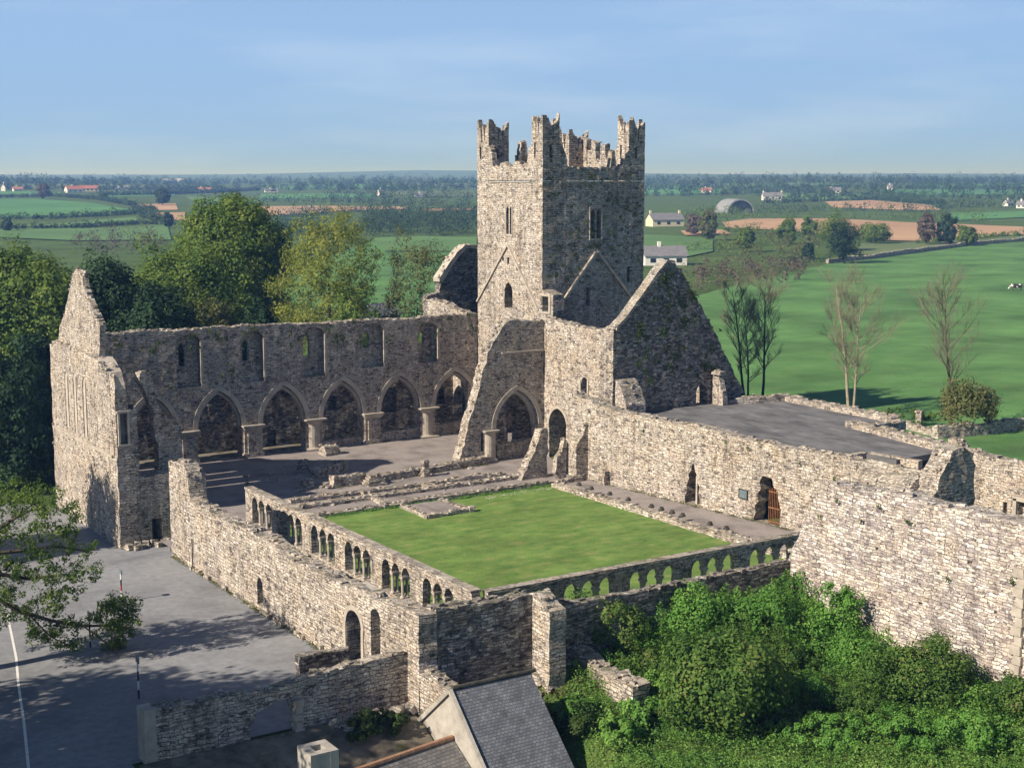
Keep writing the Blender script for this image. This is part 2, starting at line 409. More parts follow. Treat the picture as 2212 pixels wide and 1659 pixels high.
M['leaf_weed'] = leaf_mat('lush weeds', [(0.33, (0.067, 0.167, 0.030)), (0.50, (0.117, 0.266, 0.048)), (0.66, (0.199, 0.343, 0.070))], scale=0.4, fine=3.0)
M['leaf_ivy'] = leaf_mat('ivy leaves', [(0.34, (0.018, 0.042, 0.010)), (0.50, (0.036, 0.070, 0.014)), (0.66, (0.075, 0.100, 0.022))], scale=0.6, trans=0.1)
M['leaf_brown'] = leaf_mat('bare hedge twigs', [(0.34, (0.075, 0.058, 0.042)), (0.50, (0.120, 0.095, 0.070)), (0.66, (0.150, 0.130, 0.085))], trans=0.1)
M['leaf_oak'] = leaf_mat('young oak leaves', [(0.34, (0.045, 0.088, 0.018)), (0.48, (0.095, 0.160, 0.030)), (0.62, (0.18, 0.235, 0.050))], scale=0.5, fine=2.5)
M['leaf_grass'] = leaf_mat('long lush grass', [(0.33, (0.070, 0.165, 0.032)), (0.50, (0.125, 0.255, 0.050)), (0.66, (0.21, 0.33, 0.085))], scale=0.4, fine=3.0)
M['leaf_far'] = leaf_mat('distant hedge green', [(0.34, (0.021, 0.049, 0.022)), (0.50, (0.038, 0.075, 0.029)), (0.66, (0.065, 0.102, 0.042))], scale=0.04, fine=0.2, trans=0.1)

# ------------------------------------------------------------------ mesh helpers
class MB:
    def __init__(self):
        self.v, self.f, self.uv = [], [], {}
    def add(self, verts, faces):
        o = len(self.v)
        self.v += [tuple(p) for p in verts]
        self.f += [tuple(i + o for i in f) for f in faces]
    def box(self, c, s, rz=0.0, jit=0.0, top=1.0, rx=0.0, ry=0.0):
        m = Matrix.Rotation(rz, 3, 'Z') @ Matrix.Rotation(ry, 3, 'Y') @ Matrix.Rotation(rx, 3, 'X')
        pts = []
        for z in (-1, 1):
            k = top if z > 0 else 1.0
            for x, y in ((-1, -1), (1, -1), (1, 1), (-1, 1)):
                q = Vector((x * s[0] / 2 * k, y * s[1] / 2 * k, z * s[2] / 2))
                q += Vector((random.uniform(-jit, jit), random.uniform(-jit, jit), random.uniform(-jit, jit)))
                pts.append(Vector(c) + m @ q)
        self.add(pts, [(3, 2, 1, 0), (4, 5, 6, 7), (0, 1, 5, 4), (1, 2, 6, 5), (2, 3, 7, 6), (3, 0, 4, 7)])
    def tube(self, pts, rad, n=8, cap=True):
        pts = [Vector(p) for p in pts]
        rings = []
        for i, p in enumerate(pts):
            t = (pts[min(i + 1, len(pts) - 1)] - pts[max(i - 1, 0)]).normalized()
            a = t.orthogonal().normalized() if i == 0 else (a - t * a.dot(t)).normalized()
            b = t.cross(a)
            rings.append([p + (a * math.cos(2 * math.pi * k / n) + b * math.sin(2 * math.pi * k / n)) * rad[i] for k in range(n)])
        vs = [q for r in rings for q in r]
        fs = []
        for i in range(len(pts) - 1):
            for k in range(n):
                fs.append((i * n + k, i * n + (k + 1) % n, (i + 1) * n + (k + 1) % n, (i + 1) * n + k))
        if cap:
            fs.append(tuple(range(n - 1, -1, -1)))
            fs.append(tuple((len(pts) - 1) * n + k for k in range(n)))
        self.add(vs, fs)
    def lathe(self, c, prof, n=14, square=()):
        """prof: (radius, z) pairs round a vertical axis; rows listed in square are square in plan"""
        vs, fs = [], []
        for i, (r, z) in enumerate(prof):
            for k in range(n):
                a = 2 * math.pi * (k + 0.5) / n
                x, y = math.cos(a), math.sin(a)
                if i in square:
                    q = max(abs(x), abs(y)); x, y = x / q, y / q
                vs.append((c[0] + r * x, c[1] + r * y, c[2] + z))
        for i in range(len(prof) - 1):
            for k in range(n):
                fs.append((i * n + k, i * n + (k + 1) % n, (i + 1) * n + (k + 1) % n, (i + 1) * n + k))
        fs.append(tuple(range(n - 1, -1, -1)))
        fs.append(tuple((len(prof) - 1) * n + k for k in range(n)))
        self.add(vs, fs)
    def blob(self, c, s, seed=0, n=2, amp=0.25, flat=0.0):
        bm = bmesh.new()
        bmesh.ops.create_icosphere(bm, subdivisions=n, radius=1)
        rr = random.Random(seed)
        ph = [rr.uniform(0, 6) for _ in range(6)]
        vs = []
        for v in bm.verts:
            p = v.co
            k = 1 + amp * (math.sin(p.x * 2.7 + ph[0]) * math.sin(p.y * 3.1 + ph[1]) + 0.6 * math.sin(p.z * 4.3 + ph[2] + p.x * 2)) + rr.uniform(-amp, amp) * 0.3
            vs.append((c[0] + p.x * s[0] * k, c[1] + p.y * s[1] * k, c[2] + max(p.z, -1 + flat) * s[2] * k))
        fs = [tuple(v.index for v in f.verts) for f in bm.faces]
        bm.free()
        self.add(vs, fs)
    def build(self, name, mat, parent=None, origin=None, smooth=False):
        """link as one mesh object; a top-level mesh gets its origin at its base"""
        if parent is not None:
            o0 = world_loc(parent)
        elif origin is not None:
            o0 = Vector(origin)
        else:
            a = np.array(self.v)
            o0 = Vector(((a[:, 0].min() + a[:, 0].max()) / 2, (a[:, 1].min() + a[:, 1].max()) / 2, a[:, 2].min()))
        me = bpy.data.meshes.new(name)
        me.from_pydata([(p[0] - o0.x, p[1] - o0.y, p[2] - o0.z) for p in self.v], [], self.f)
        if smooth:
            me.polygons.foreach_set('use_smooth', [True] * len(me.polygons))
        me.materials.append(M[mat])
        ob = bpy.data.objects.new(name, me)
        COL.objects.link(ob)
        if parent is not None:
            ob.parent = parent
        else:
            ob.location = o0
        return ob
_LOC = {}
def world_loc(o):
    p = Vector(o.location)
    while o.parent is not None:
        o = o.parent
        p += Vector(o.location)
    return p
def tag(o, label=None, cat=None, group=None, kind=None):
    if label: o['label'] = label
    if cat: o['category'] = cat
    if group: o['group'] = group
    if kind: o['kind'] = kind
    return o
def thing(name, label, cat, loc, group=None):
    o = bpy.data.objects.new(name, None)
    o.empty_display_size = 0.5
    COL.objects.link(o)
    o.location = loc
    return tag(o, label, cat, group)

def inside(P, loops):
    x, y = P[:, 0], P[:, 1]
    r = np.zeros(len(P), bool)
    for lp in loops:
        a = np.array(lp, float)
        b = np.roll(a, -1, axis=0)
        for (x0, y0), (x1, y1) in zip(a, b):
            c = (y0 > y) != (y1 > y)
            if y1 != y0:
                r ^= c & (x < (x1 - x0) * (y - y0) / (y1 - y0) + x0)
    return r
def sub_loop(lp, step, rag, jit, zmin, zmax):
    out = []
    n = len(lp)
    for i in range(n):
        a, b = lp[i], lp[(i + 1) % n]
        L = math.hypot(b[0] - a[0], b[1] - a[1])
        k = max(1, int(round(L / step)))
        top = abs(b[1] - a[1]) < 1.6 * abs(b[0] - a[0]) and (a[1] + b[1]) / 2 > zmin + 0.15
        for j in range(k):
            t = j / k
            s, z = a[0] + (b[0] - a[0]) * t, a[1] + (b[1] - a[1]) * t
            if j > 0:
                if top:
                    z += random.uniform(-rag, rag)
                elif abs(z - zmin) > 0.05:
                    s += random.uniform(-jit, jit)
            out.append((s, z))
    return out
def tri(loops, pts):
    vin, edges = [], []
    ids = []
    for lp in loops:
        o = len(vin)
        vin += [Vector(q) for q in lp]
        ids.append(list(range(o, o + len(lp))))
        edges += [(o + i, o + (i + 1) % len(lp)) for i in range(len(lp))]
    vin += [Vector((float(p[0]), float(p[1]))) for p in pts]
    V, E, F, ov, oe, of = delaunay_2d_cdt(vin, edges, [], 0, 1e-5)
    V = np.array([(v.x, v.y) for v in V])
    F = [tuple(f) for f in F]
    cen = np.array([V[list(f)].mean(axis=0) for f in F])
    ok = inside(cen, loops)
    F = [f for f, k in zip(F, ok) if k]
    back = {}
    for i, src in enumerate(ov):
        for q in src:
            back[q] = i
    return V, F, [[back[q] for q in lp] for lp in ids]
def wall(mb, p0, d, back, th, outline, holes=(), grid=0.6, bump=0.014, rag=0.07, jit=0.05, hjit=0.02, caps=True, step=0.45, nocap_below=None):
    """masonry slab: outline and openings in (run, height); real relief on both faces, ragged top, loose stones on it"""
    zmin = min(q[1] for q in outline); zmax = max(q[1] for q in outline)
    loops = [sub_loop(outline, step, rag, jit, zmin, zmax)] + [sub_loop(h, step, hjit, hjit, -99, zmax) for h in holes]
    s = np.array(loops[0])
    sx = np.arange(s[:, 0].min(), s[:, 0].max(), grid)
    zx = np.arange(s[:, 1].min(), s[:, 1].max(), grid)
    G = np.array([(a + (grid / 2 if j % 2 else 0), b) for j, b in enumerate(zx) for a in sx])
    if len(G):
        G = G + rng.uniform(-grid * 0.3, grid * 0.3, G.shape)
        G = G[inside(G, loops)]
        B = np.array([q for lp in loops for q in lp])
        if len(G):
            dd = np.min(np.hypot(G[:, None, 0] - B[None, :, 0], G[:, None, 1] - B[None, :, 1]), axis=1)
            G = G[dd > grid * 0.35]
    V, F, L = tri(loops, G)
    edge = set(i for lp in L for i in lp)
    dx, dy = d
    bx, by = back
    front, rear = [], []
    for i, (a, z) in enumerate(V):
        k = random.uniform(-bump, bump) if i not in edge else random.uniform(-bump, bump) * 0.35
        k2 = random.uniform(-bump, bump)
        front.append((p0[0] + a * dx + k * bx, p0[1] + a * dy + k * by, z))
        zz = z + (random.uniform(-rag, rag) * 0.6 if (i in edge and z > zmin + 0.2) else 0)
        rear.append((p0[0] + a * dx + (th + k2) * bx, p0[1] + a * dy + (th + k2) * by, zz))
    n = len(V)
    faces = list(F) + [tuple(i + n for i in reversed(f)) for f in F]
    for lp in L:
        m = len(lp)
        for i in range(m):
            a, b = lp[i], lp[(i + 1) % m]
            faces.append((a, b, b + n, a + n))
    mb.add(front + rear, faces)
    if caps:
        lp = loops[0]
        ang = math.atan2(dy, dx)
        area = sum(lp[i][0] * lp[(i + 1) % len(lp)][1] - lp[(i + 1) % len(lp)][0] * lp[i][1] for i in range(len(lp)))
        for i in range(len(lp)):
            a, b = lp[i], lp[(i + 1) % len(lp)]
            up = (b[0] - a[0]) < 0 if area > 0 else (b[0] - a[0]) > 0
            if not up or min(a[1], b[1]) < zmin + 0.25 or abs(b[1] - a[1]) > 2.5 * abs(b[0] - a[0]):
                continue
            for _ in range(2):
                if random.random() < 0.6:
                    t, q = random.random(), random.uniform(0.08, max(0.1, th - 0.08))
                    sl = random.uniform(0.22, 0.5)
                    x = p0[0] + (a[0] + (b[0] - a[0]) * t) * dx + q * bx
                    y = p0[1] + (a[0] + (b[0] - a[0]) * t) * dy + q * by
                    z = a[1] + (b[1] - a[1]) * t + random.uniform(-0.04, 0.03)
                    mb.box((x, y, z), (sl, random.uniform(0.18, 0.38), random.uniform(0.1, 0.2)), ang + random.uniform(-0.5, 0.5), 0.03)
def arch(s0, s1, zb, zs, za, n=7):
    """opening outline with a pointed (or round) head"""
    w, h, mid = s1 - s0, za - zs, (s0 + s1) / 2
    pts = [(s0, zb), (s1, zb)]
    if h >= w / 2 * 1.02:
        Rr = (h * h + w * w / 4) / w
        a1 = math.asin(min(1, h / Rr))
        right = [(s0 + Rr * 0 + (s1 - Rr - s0) + Rr * math.cos(a1 * t / n), zs + Rr * math.sin(a1 * t / n)) for t in range(n + 1)]
    else:
        right = [(mid + w / 2 * math.cos(math.pi / 2 * t / n), zs + h * math.sin(math.pi / 2 * t / n)) for t in range(n + 1)]
    left = [(2 * mid - q[0], q[1]) for q in reversed(right[:-1])]
    return pts + right + left
def rect(s0, s1, z0, z1):
    return [(s0, z0), (s1, z0), (s1, z1), (s0, z1)]
def arch_ring(mb, p0, d, back, s0, s1, zs, za, wid, proud, deep):
    """dressed ring of stones round an arch head"""
    a = arch(s0, s1, zs, zs, za, 9)[2:]
    mid = (s0 + s1) / 2
    o = [(mid + (q[0] - mid) * (1 + 2 * wid / (s1 - s0)), zs + (q[1] - zs) * (1 + wid / max(0.2, za - zs)) if q[1] > zs else q[1]) for q in a]
    vs, fs = [], []
    for q, e in zip(a, o):
        for (s, z), dep in ((q, -proud), (e, -proud), (e, deep), (q, deep)):
            vs.append((p0[0] + s * d[0] + dep * back[0], p0[1] + s * d[1] + dep * back[1], z))
    for i in range(len(a) - 1):
        for k in range(4):
            fs.append((i * 4 + k, i * 4 + (k + 1) % 4, (i + 1) * 4 + (k + 1) % 4, (i + 1) * 4 + k))
    fs.append((0, 1, 2, 3))
    fs.append(tuple((len(a) - 1) * 4 + k for k in (3, 2, 1, 0)))
    mb.add(vs, fs)
E_, W_, N_, S_ = (1, 0), (-1, 0), (0, 1), (0, -1)

def sheet(name, poly, mat, off=0.0, grid=1.6, zfun=None, label=None, kind='structure', thick=0.0):
    zf = zfun or (lambda x, y: ground_z(x, y))
    loop = []
    for i in range(len(poly)):
        a, b = poly[i], poly[(i + 1) % len(poly)]
        k = max(1, int(math.hypot(b[0] - a[0], b[1] - a[1]) / grid))
        loop += [(a[0] + (b[0] - a[0]) * j / k, a[1] + (b[1] - a[1]) * j / k) for j in range(k)]
    s = np.array(loop)
    gx, gy = np.meshgrid(np.arange(s[:, 0].min(), s[:, 0].max(), grid), np.arange(s[:, 1].min(), s[:, 1].max(), grid))
    G = np.stack([gx.ravel(), gy.ravel()], 1)
    G = G[inside(G, [loop])]
    if len(G):
        dd = np.min(np.hypot(G[:, None, 0] - s[None, :, 0], G[:, None, 1] - s[None, :, 1]), axis=1)
        G = G[dd > grid * 0.3]
    V, F, L = tri([loop], G)
    z = zf(V[:, 0], V[:, 1]) + off
    mb = MB()
    vs = [(V[i, 0], V[i, 1], float(z[i])) for i in range(len(V))]
    fs = []
    for f in F:
        a, b, c = (Vector(vs[i]) for i in f[:3])
        fs.append(f if (b - a).cross(c - a).z > 0 else tuple(reversed(f)))
    if thick:
        n = len(vs)
        vs += [(q[0], q[1], q[2] - thick) for q in vs]
        m = len(L[0])
        for i in range(m):
            fs.append((L[0][i], L[0][(i + 1) % m], L[0][(i + 1) % m] + n, L[0][i] + n))
    mb.add(vs, fs)
    o = mb.build(name, mat)
    return tag(o, kind=kind)

# ------------------------------------------------------------------ foliage helpers
def leaf_object(name, mat, P, nrm, size, parent=None, origin=None, aspect=0.6):
    """many small leaf-sized quads in one mesh"""
    n = len(P)
    P = np.asarray(P, float)
    nrm = nrm / (np.linalg.norm(nrm, axis=1, keepdims=True) + 1e-9)
    r = rng.normal(size=(n, 3))
    t = np.cross(nrm, r); t /= (np.linalg.norm(t, axis=1, keepdims=True) + 1e-9)
    b = np.cross(nrm, t)
    s = (size * rng.uniform(0.6, 1.35, n))[:, None]
    q = np.stack([P - t * s * 0.5, P + b * s * 0.5 * aspect + nrm * s * 0.08, P + t * s * 0.5, P - b * s * 0.5 * aspect + nrm * s * 0.08], 1)
    if parent is not None:
        o0 = np.array(world_loc(parent))
    else:
        o0 = np.array(origin if origin is not None else (P[:, 0].mean(), P[:, 1].mean(), P[:, 2].min()))
    q = (q - o0).reshape(-1, 3).astype(np.float32)
    me = bpy.data.meshes.new(name)
    me.vertices.add(n * 4)
    me.vertices.foreach_set('co', q.ravel())
    me.loops.add(n * 4)
    me.loops.foreach_set('vertex_index', np.arange(n * 4, dtype=np.int32))
    me.polygons.add(n)
    me.polygons.foreach_set('loop_start', np.arange(0, n * 4, 4, dtype=np.int32))
    me.update(calc_edges=True)
    me.validate()
    me.materials.append(M[mat])
    ob = bpy.data.objects.new(name, me)
    COL.objects.link(ob)
    if parent is not None:
        ob.parent = parent
    else:
        ob.location = o0
    return ob
def clump_points(C, rad, per, outward=None, jit=0.35, flat=1.0):
    """points in clumps: C (k,3) centres with radii"""
    k = len(C)
    dirs = rng.normal(size=(k, per, 3))
    dirs /= np.linalg.norm(dirs, axis=2, keepdims=True)
    rr = rng.uniform(0.35, 1.0, (k, per, 1)) ** 0.6
    P = C[:, None, :] + dirs * rr * np.asarray(rad).reshape(k, 1, 1) * np.array([1, 1, flat])
    nr = dirs * 0.9 + rng.normal(size=dirs.shape) * 0.55
    nr[:, :, 2] += 0.35
    return P.reshape(-1, 3), nr.reshape(-1, 3)
def crown_centres(c, r, n, lump=0.28, low=-0.75, hollow=0.45):
    """clump centres spread through a lumpy crown"""
    d = rng.normal(size=(n, 3)); d /= np.linalg.norm(d, axis=1, keepdims=True)
    d = d[d[:, 2] > low]
    ph = rng.uniform(0, 6.28, 6)
    lob = 1 + lump * (np.sin(3 * d[:, 0] + ph[0]) * np.sin(3.3 * d[:, 1] + ph[1]) + 0.7 * np.sin(4.1 * d[:, 2] + 2.2 * d[:, 0] + ph[2])) + rng.uniform(-0.10, 0.10, len(d))
    rad = rng.uniform(hollow, 1.0, len(d)) ** 0.45
    return np.array(c) + d * (lob * rad)[:, None] * np.array(r)
def branches(mb, base, top, r0, spread, n=9, seed=1, depth=2, sides=6):
    rr = random.Random(seed)
    base, top = Vector(base), Vector(top)
    h = (top - base).length
    pts = [base + (top - base) * t + Vector((rr.uniform(-1, 1), rr.uniform(-1, 1), 0)) * h * 0.015 * (t > 0) for t in (0, 0.2, 0.4, 0.6, 0.8, 1)]
    mb.tube(pts, [r0 * (1.25 - 0.2 * i) if i < 1 else r0 * (1 - 0.16 * i) for i in range(6)], sides)
    for i in range(n):
        t = rr.uniform(0.3, 0.95)
        p = base + (top - base) * t
        a = rr.uniform(0, 6.28)
        d = Vector((math.cos(a), math.sin(a), rr.uniform(0.3, 0.9))).normalized()
        L = spread * rr.uniform(0.6, 1.0)
        mb.tube([p, p + d * L * 0.5 + Vector((0, 0, L * 0.04)), p + d * L + Vector((0, 0, L * 0.12))], [r0 * 0.42 * (1.2 - t), r0 * 0.25 * (1.2 - t), r0 * 0.06], 5)
def tree(name, label, group, base, height, width, mat, bark='bark', trunk=0.3, clumps=90, per=70, leaf=0.42, shape=(1, 1), lump=0.28, crad=None, low=-0.95, seed=1, cat='tree', depth_w=None, hollow=0.45):
    x, y, z = base
    t = thing(name, label, cat, base, group)
    cz0 = z + height * trunk
    cc = (x, y, (cz0 + z + height) / 2)
    rz = (height - height * trunk) / 2
    rw = width / 2
    mb = MB()
    branches(mb, (x, y, z - 0.3), (x, y, z + height * (trunk + 0.45)), max(0.14, height * 0.022), rw * 0.75, 10, seed)
    mb.build('trunk', bark, t)
    cr = crad or max(0.5, width * 0.13)
    C = crown_centres(cc, (rw - cr * 0.5, (depth_w or width) / 2 - cr * 0.5, rz - cr * 0.35), clumps, lump, low, hollow)
    P, nr = clump_points(C, cr * rng.uniform(0.65, 1.25, len(C)), per)
    nr += (P - np.array(cc)) / np.array([rw, rw, rz]) * 0.8
    leaf_object('crown', mat, P, nr, leaf, t)
    return t
def bare_tree(name, label, group, base, height, width, bark, twig='twig', seed=1, forks=1, lean=(0, 0), first=0.22, n1=34):
    """leafless tree: leader trunk, ascending limbs, branches and a haze of fine twigs"""
    x, y, z = base
    t = thing(name, label, 'tree', base, group)
    rr = random.Random(seed)
    tm, tw = MB(), MB()
    def limb(mb, p, d, L, r, bend, n, sides, tip):
        pts, rad = [p.copy()], [r]
        dd = d.copy()
        for i in range(n):
            dd = (dd + Vector((rr.gauss(0, bend), rr.gauss(0, bend), rr.uniform(0.0, 0.16)))).normalized()
            pts.append(pts[-1] + dd * L / n)
            rad.append(r + (tip - r) * (i + 1) / n)
        mb.tube(pts, rad, sides, cap=False)
        return pts, rad
    def at_t(pts, t_):
        f = t_ * (len(pts) - 1); i = min(len(pts) - 2, int(f))
        return pts[i].lerp(pts[i + 1], f - i), (pts[i + 1] - pts[i]).normalized()
    def side(dd, ang):
        a = dd.orthogonal().normalized(); b = dd.cross(a)
        f = rr.uniform(0, 6.283)
        return (dd * math.cos(ang) + (a * math.cos(f) + b * math.sin(f)) * math.sin(ang)).normalized()
    for fk in range(forks):
        a = 2.1 + fk * 3.0
        d = Vector((lean[0] + (0.09 * math.cos(a) if forks > 1 else 0), lean[1] + (0.09 * math.sin(a) if forks > 1 else 0), 1)).normalized()
        H = height * (1 if fk == 0 else 0.86)
        P, Rd = limb(tm, Vector((x + 0.3 * fk, y, z - 0.2)), d, H * 0.93, height * 0.0125 * (1 if fk == 0 else 0.8), 0.04, 9, 7, 0.02)
        for i in range(n1 if forks == 1 else int(n1 * 0.7)):
            q = first + (0.98 - first) * (i + rr.random()) / (n1 if forks == 1 else n1 * 0.7)
            p, dd = at_t(P, min(q, 0.99))
            up_ = Vector((0, 0, 1))
            f = rr.uniform(0, 6.283)
            el = rr.uniform(0.28 + 0.30 * q, 1.05)
            nd = Vector((math.cos(f) * math.cos(el), math.sin(f) * math.cos(el), math.sin(el)))
            L = width * 0.56 * math.sqrt(max(0.06, 1 - ((q - 0.62) / 0.44) ** 2)) * rr.uniform(0.75, 1.1)
            P2, _ = limb(tm, p, nd, L, max(0.022, height * 0.0042 * (1.15 - q)), 0.12, 5, 5, 0.012)
            for k in range(11):
                p3, d3 = at_t(P2, rr.uniform(0.2, 1.0))
                n3 = side(d3, rr.uniform(0.35, 0.8)); n3.z += 0.25; n3.normalize()
                P3, _ = limb(tw, p3, n3, L * rr.uniform(0.25, 0.5), 0.016, 0.14, 3, 3, 0.008)
                for m_ in range(6):
                    p4, d4 = at_t(P3, rr.uniform(0.15, 1.0))
                    limb(tw, p4, side(d4, rr.uniform(0.3, 0.8)), L * rr.uniform(0.10, 0.24), 0.010, 0.1, 2, 3, 0.006)
    tm.build('trunk', bark, t)
    tw.build('twigs', twig, t)
    return t
def bush(name, label, c, r, mat, n=60, per=80, leaf=0.22, lump=0.3, group=None, cat='bush', cr=None, low=-0.25):
    cr = cr or min(r) * 0.32
    C = crown_centres(c, (r[0] - cr * 0.5, r[1] - cr * 0.5, r[2] - cr * 0.4), n, lump, low)
    P, nr = clump_points(C, cr * rng.uniform(0.6, 1.3, len(C)), per)
    nr += (P - np.array(c)) / np.array(r) * 0.7
    g = ground_z(P[:, 0], P[:, 1])
    k = P[:, 2] > g - 0.05
    o = leaf_object(name, mat, P[k], nr[k], leaf, None, (c[0], c[1], gz(c[0], c[1])))
    return tag(o, label, cat, group)
# ------------------------------------------------------------------ land and paving
def axis(lo, hi, step, a, b):
    mid = np.arange(lo, hi + 0.01, step)
    out = [hi]
    s = step
    while out[-1] < b:
        s *= 1.16
        out.append(out[-1] + s)
    left = [lo]
    s = step
    while left[-1] > a:
        s *= 1.16
        left.append(left[-1] - s)
    return np.concatenate([np.array(left[:0:-1]), mid, np.array(out[1:])])
ax = axis(-30, 140, 1.5, -9500, 10500)
ay = axis(25, 180, 1.5, -900, 11500)
X, Y = np.meshgrid(ax, ay)
Z = ground_z(X, Y) - 0.05
gm = bpy.data.meshes.new('ground')
nx, ny = len(ax), len(ay)
gv = np.stack([X.ravel(), Y.ravel(), Z.ravel()], 1)
gf = [(j * nx + i, j * nx + i + 1, (j + 1) * nx + i + 1, (j + 1) * nx + i) for j in range(ny - 1) for i in range(nx - 1)]
gm.from_pydata(gv.tolist(), [], gf)
gm.polygons.foreach_set('use_smooth', [True] * len(gm.polygons))
gm.materials.append(M['grass'])
go = bpy.data.objects.new('ground', gm)
COL.objects.link(go)
tag(go, kind='structure')

sheet('car_park', [(-12, 40), (17.0, 40), (17.4, 55.75), (30.6, 55.75), (30.6, 88), (34.2, 98.6), (30.6, 99), (30.6, 114), (22, 124), (27, 133), (38, 150), (34, 156), (14, 134), (4, 118), (-12, 100)], 'asphalt', 0.02)
rl = MB()
pts = [(18.3, 80.0), (17.98, 78.66), (17.51, 76.07), (16.75, 72.0), (15.84, 67.92), (14.8, 62.8), (13.69, 57.71), (12.6, 52.5)]
vs, fs = [], []
for i, p in enumerate(pts):
    a, b = Vector(pts[max(0, i - 1)]), Vector(pts[min(len(pts) - 1, i + 1)])
    n = (b - a).normalized(); n = Vector((n.y, -n.x)) * 0.06
    for s in (1, -1):
        vs.append((p[0] + n.x * s, p[1] + n.y * s, gz(*p) + 0.03))
    if i:
        fs.append((2 * i - 2, 2 * i - 1, 2 * i + 1, 2 * i))
rl.add(vs, fs)
tag(rl.build('road_line', 'white_paint'), kind='structure')
flat0 = lambda x, y: np.zeros_like(x)
sheet('nave_floor', [(34.6, 91.4), (66.8, 91.4), (69.6, 101.5), (82, 104), (82, 114.8), (69.8, 117.6), (35, 117.6), (34.6, 98.6)], 'gravel', 0.02, zfun=flat0)
sheet('cloister_walk', [(30.9, 56.5), (37.6, 56.5), (37.6, 60.6), (67.9, 60.2), (68.6, 70), (66.7, 91.4), (34.6, 91.4), (30.9, 91)], 'gravel', 0.012, zfun=flat0)
sheet('garth_lawn', [(38.1, 61.7), (63.7, 61.7), (63.4, 78), (62.8, 91.0), (38.1, 91.0)], 'lawn', 0.05, grid=1.2, zfun=lambda x, y: 0.02 * np.sin(x * 0.5) * np.sin(y * 0.4))
def scatter_strip(name, label, cat, a, b, n, wid, mat, leaf, h):
    t = rng.uniform(0, 1, n); o = rng.normal(size=n) * wid
    k = 0.5 + 0.5 * np.sin(t * 61 + 2 * np.sin(t * 17))
    keep = rng.uniform(0, 1, n) < 0.15 + 0.85 * k
    dx, dy = b[0] - a[0], b[1] - a[1]; L = math.hypot(dx, dy)
    P = np.stack([a[0] + dx * t - dy / L * o, a[1] + dy * t + dx / L * o, np.zeros(n)], 1)[keep]
    P[:, 2] = ground_z(P[:, 0], P[:, 1]) + 0.04 + rng.uniform(0, h, len(P))
    nr = rng.normal(size=P.shape); nr[:, 2] += 0.8
    return tag(leaf_object(name, mat, P, nr, leaf), label, cat, None, 'stuff')
scatter_strip('daisies', 'drift of white daisies along the far edge of the lawn', 'flowers', (56, 90.2), (63.0, 90.2), 900, 0.35, 'white_paint', 0.06, 0.05)
scatter_strip('daisies', 'small white drift of daisies at the near right corner of the lawn', 'flowers', (62.6, 66.0), (63.0, 69.5), 260, 0.25, 'white_paint', 0.06, 0.05)
scatter_strip('grass_fringe', 'ragged grass fringe along the far edge of the lawn', 'grass', (38.3, 90.9), (63, 90.9), 5000, 0.10, 'leaf_weed', 0.10, 0.16)
scatter_strip('grass_fringe', 'ragged grass fringe along the right edge of the lawn', 'grass', (63.4, 62), (63.1, 90.5), 6000, 0.12, 'leaf_weed', 0.10, 0.16)
scatter_strip('grass_fringe', 'weeds along the foot of the west range wall', 'grass', (30.15, 57.5), (30.15, 86.5), 2600, 0.10, 'leaf_olive', 0.10, 0.12)
scatter_strip('grass_fringe', 'weeds along the foot of the cloister east wall', 'grass', (66.6, 91), (68.4, 70), 1800, 0.10, 'leaf_olive', 0.10, 0.12)
scatter_strip('grass_fringe', 'moss and weeds along the low walls of the nave', 'grass', (48, 99.5), (63, 101), 1600, 0.25, 'leaf_olive', 0.10, 0.08)

# ------------------------------------------------------------------ bell tower
TX0, TX1, TY0, TY1 = 70.87, 82.2, 104.2, 115.1
tw = thing('bell_tower', 'tall square battlemented stone tower with jagged corner turrets', 'tower', ((TX0 + TX1) / 2, (TY0 + TY1) / 2, 0))
mb = MB()
ws = TY1 - TY0
# west face: run measured from north (0) to south
yW = lambda y: TY1 - y
wall(mb, (TX0, TY1), S_, E_, 1.3, rect(0, ws, 0, 23.9), [
    arch(yW(110.05), yW(109.68), 19.15, 21.35, 21.65, 4), arch(yW(109.5), yW(109.13), 19.15, 21.35, 21.65, 4),
    arch(yW(110.4), yW(109.05), 12.35, 13.75, 14.75), rect(yW(110.75), yW(110.5), 17.0 - 0.35, 17.0), rect(yW(109.95), yW(109.6), 16.4, 17.0), rect(yW(108.4), yW(108.15), 15.9, 16.3),
    arch(yW(112.9), yW(106.3), 0.0, 4.6, 9.0)], caps=False, jit=0.03, rag=0.02)
wall(mb, (TX0 + 1.3, TY0), E_, N_, 1.3, rect(0, TX1 - TX0 - 1.3, 0, 23.9), [
    arch(76.12 - TX0 - 1.3, 76.60 - TX0 - 1.3, 18.8, 21.0, 21.4, 4), arch(76.78 - TX0 - 1.3, 77.26 - TX0 - 1.3, 18.8, 21.0, 21.4, 4),
    rect(75.7 - TX0 - 1.3, 76.1 - TX0 - 1.3, 12.7, 14.4), rect(80.3 - TX0 - 1.3, 80.62 - TX0 - 1.3, 14.7, 16.1)], caps=False, jit=0.03, rag=0.02)
wall(mb, (TX1, TY0 + 1.3), N_, W_, 1.3, rect(0, ws - 1.3, 0, 23.9), [arch(4, 5, 18.8, 21, 21.5)], caps=False)
wall(mb, (TX1 - 1.3, TY1), W_, S_, 1.3, rect(0, TX1 - TX0 - 2.6, 0, 23.9), [arch(4, 5, 18.8, 21, 21.5)], caps=False)
mb.box(((TX0 + TX1) / 2, (TY0 + TY1) / 2, 23.3), (TX1 - TX0 - 2.6, ws - 2.6, 0.3))
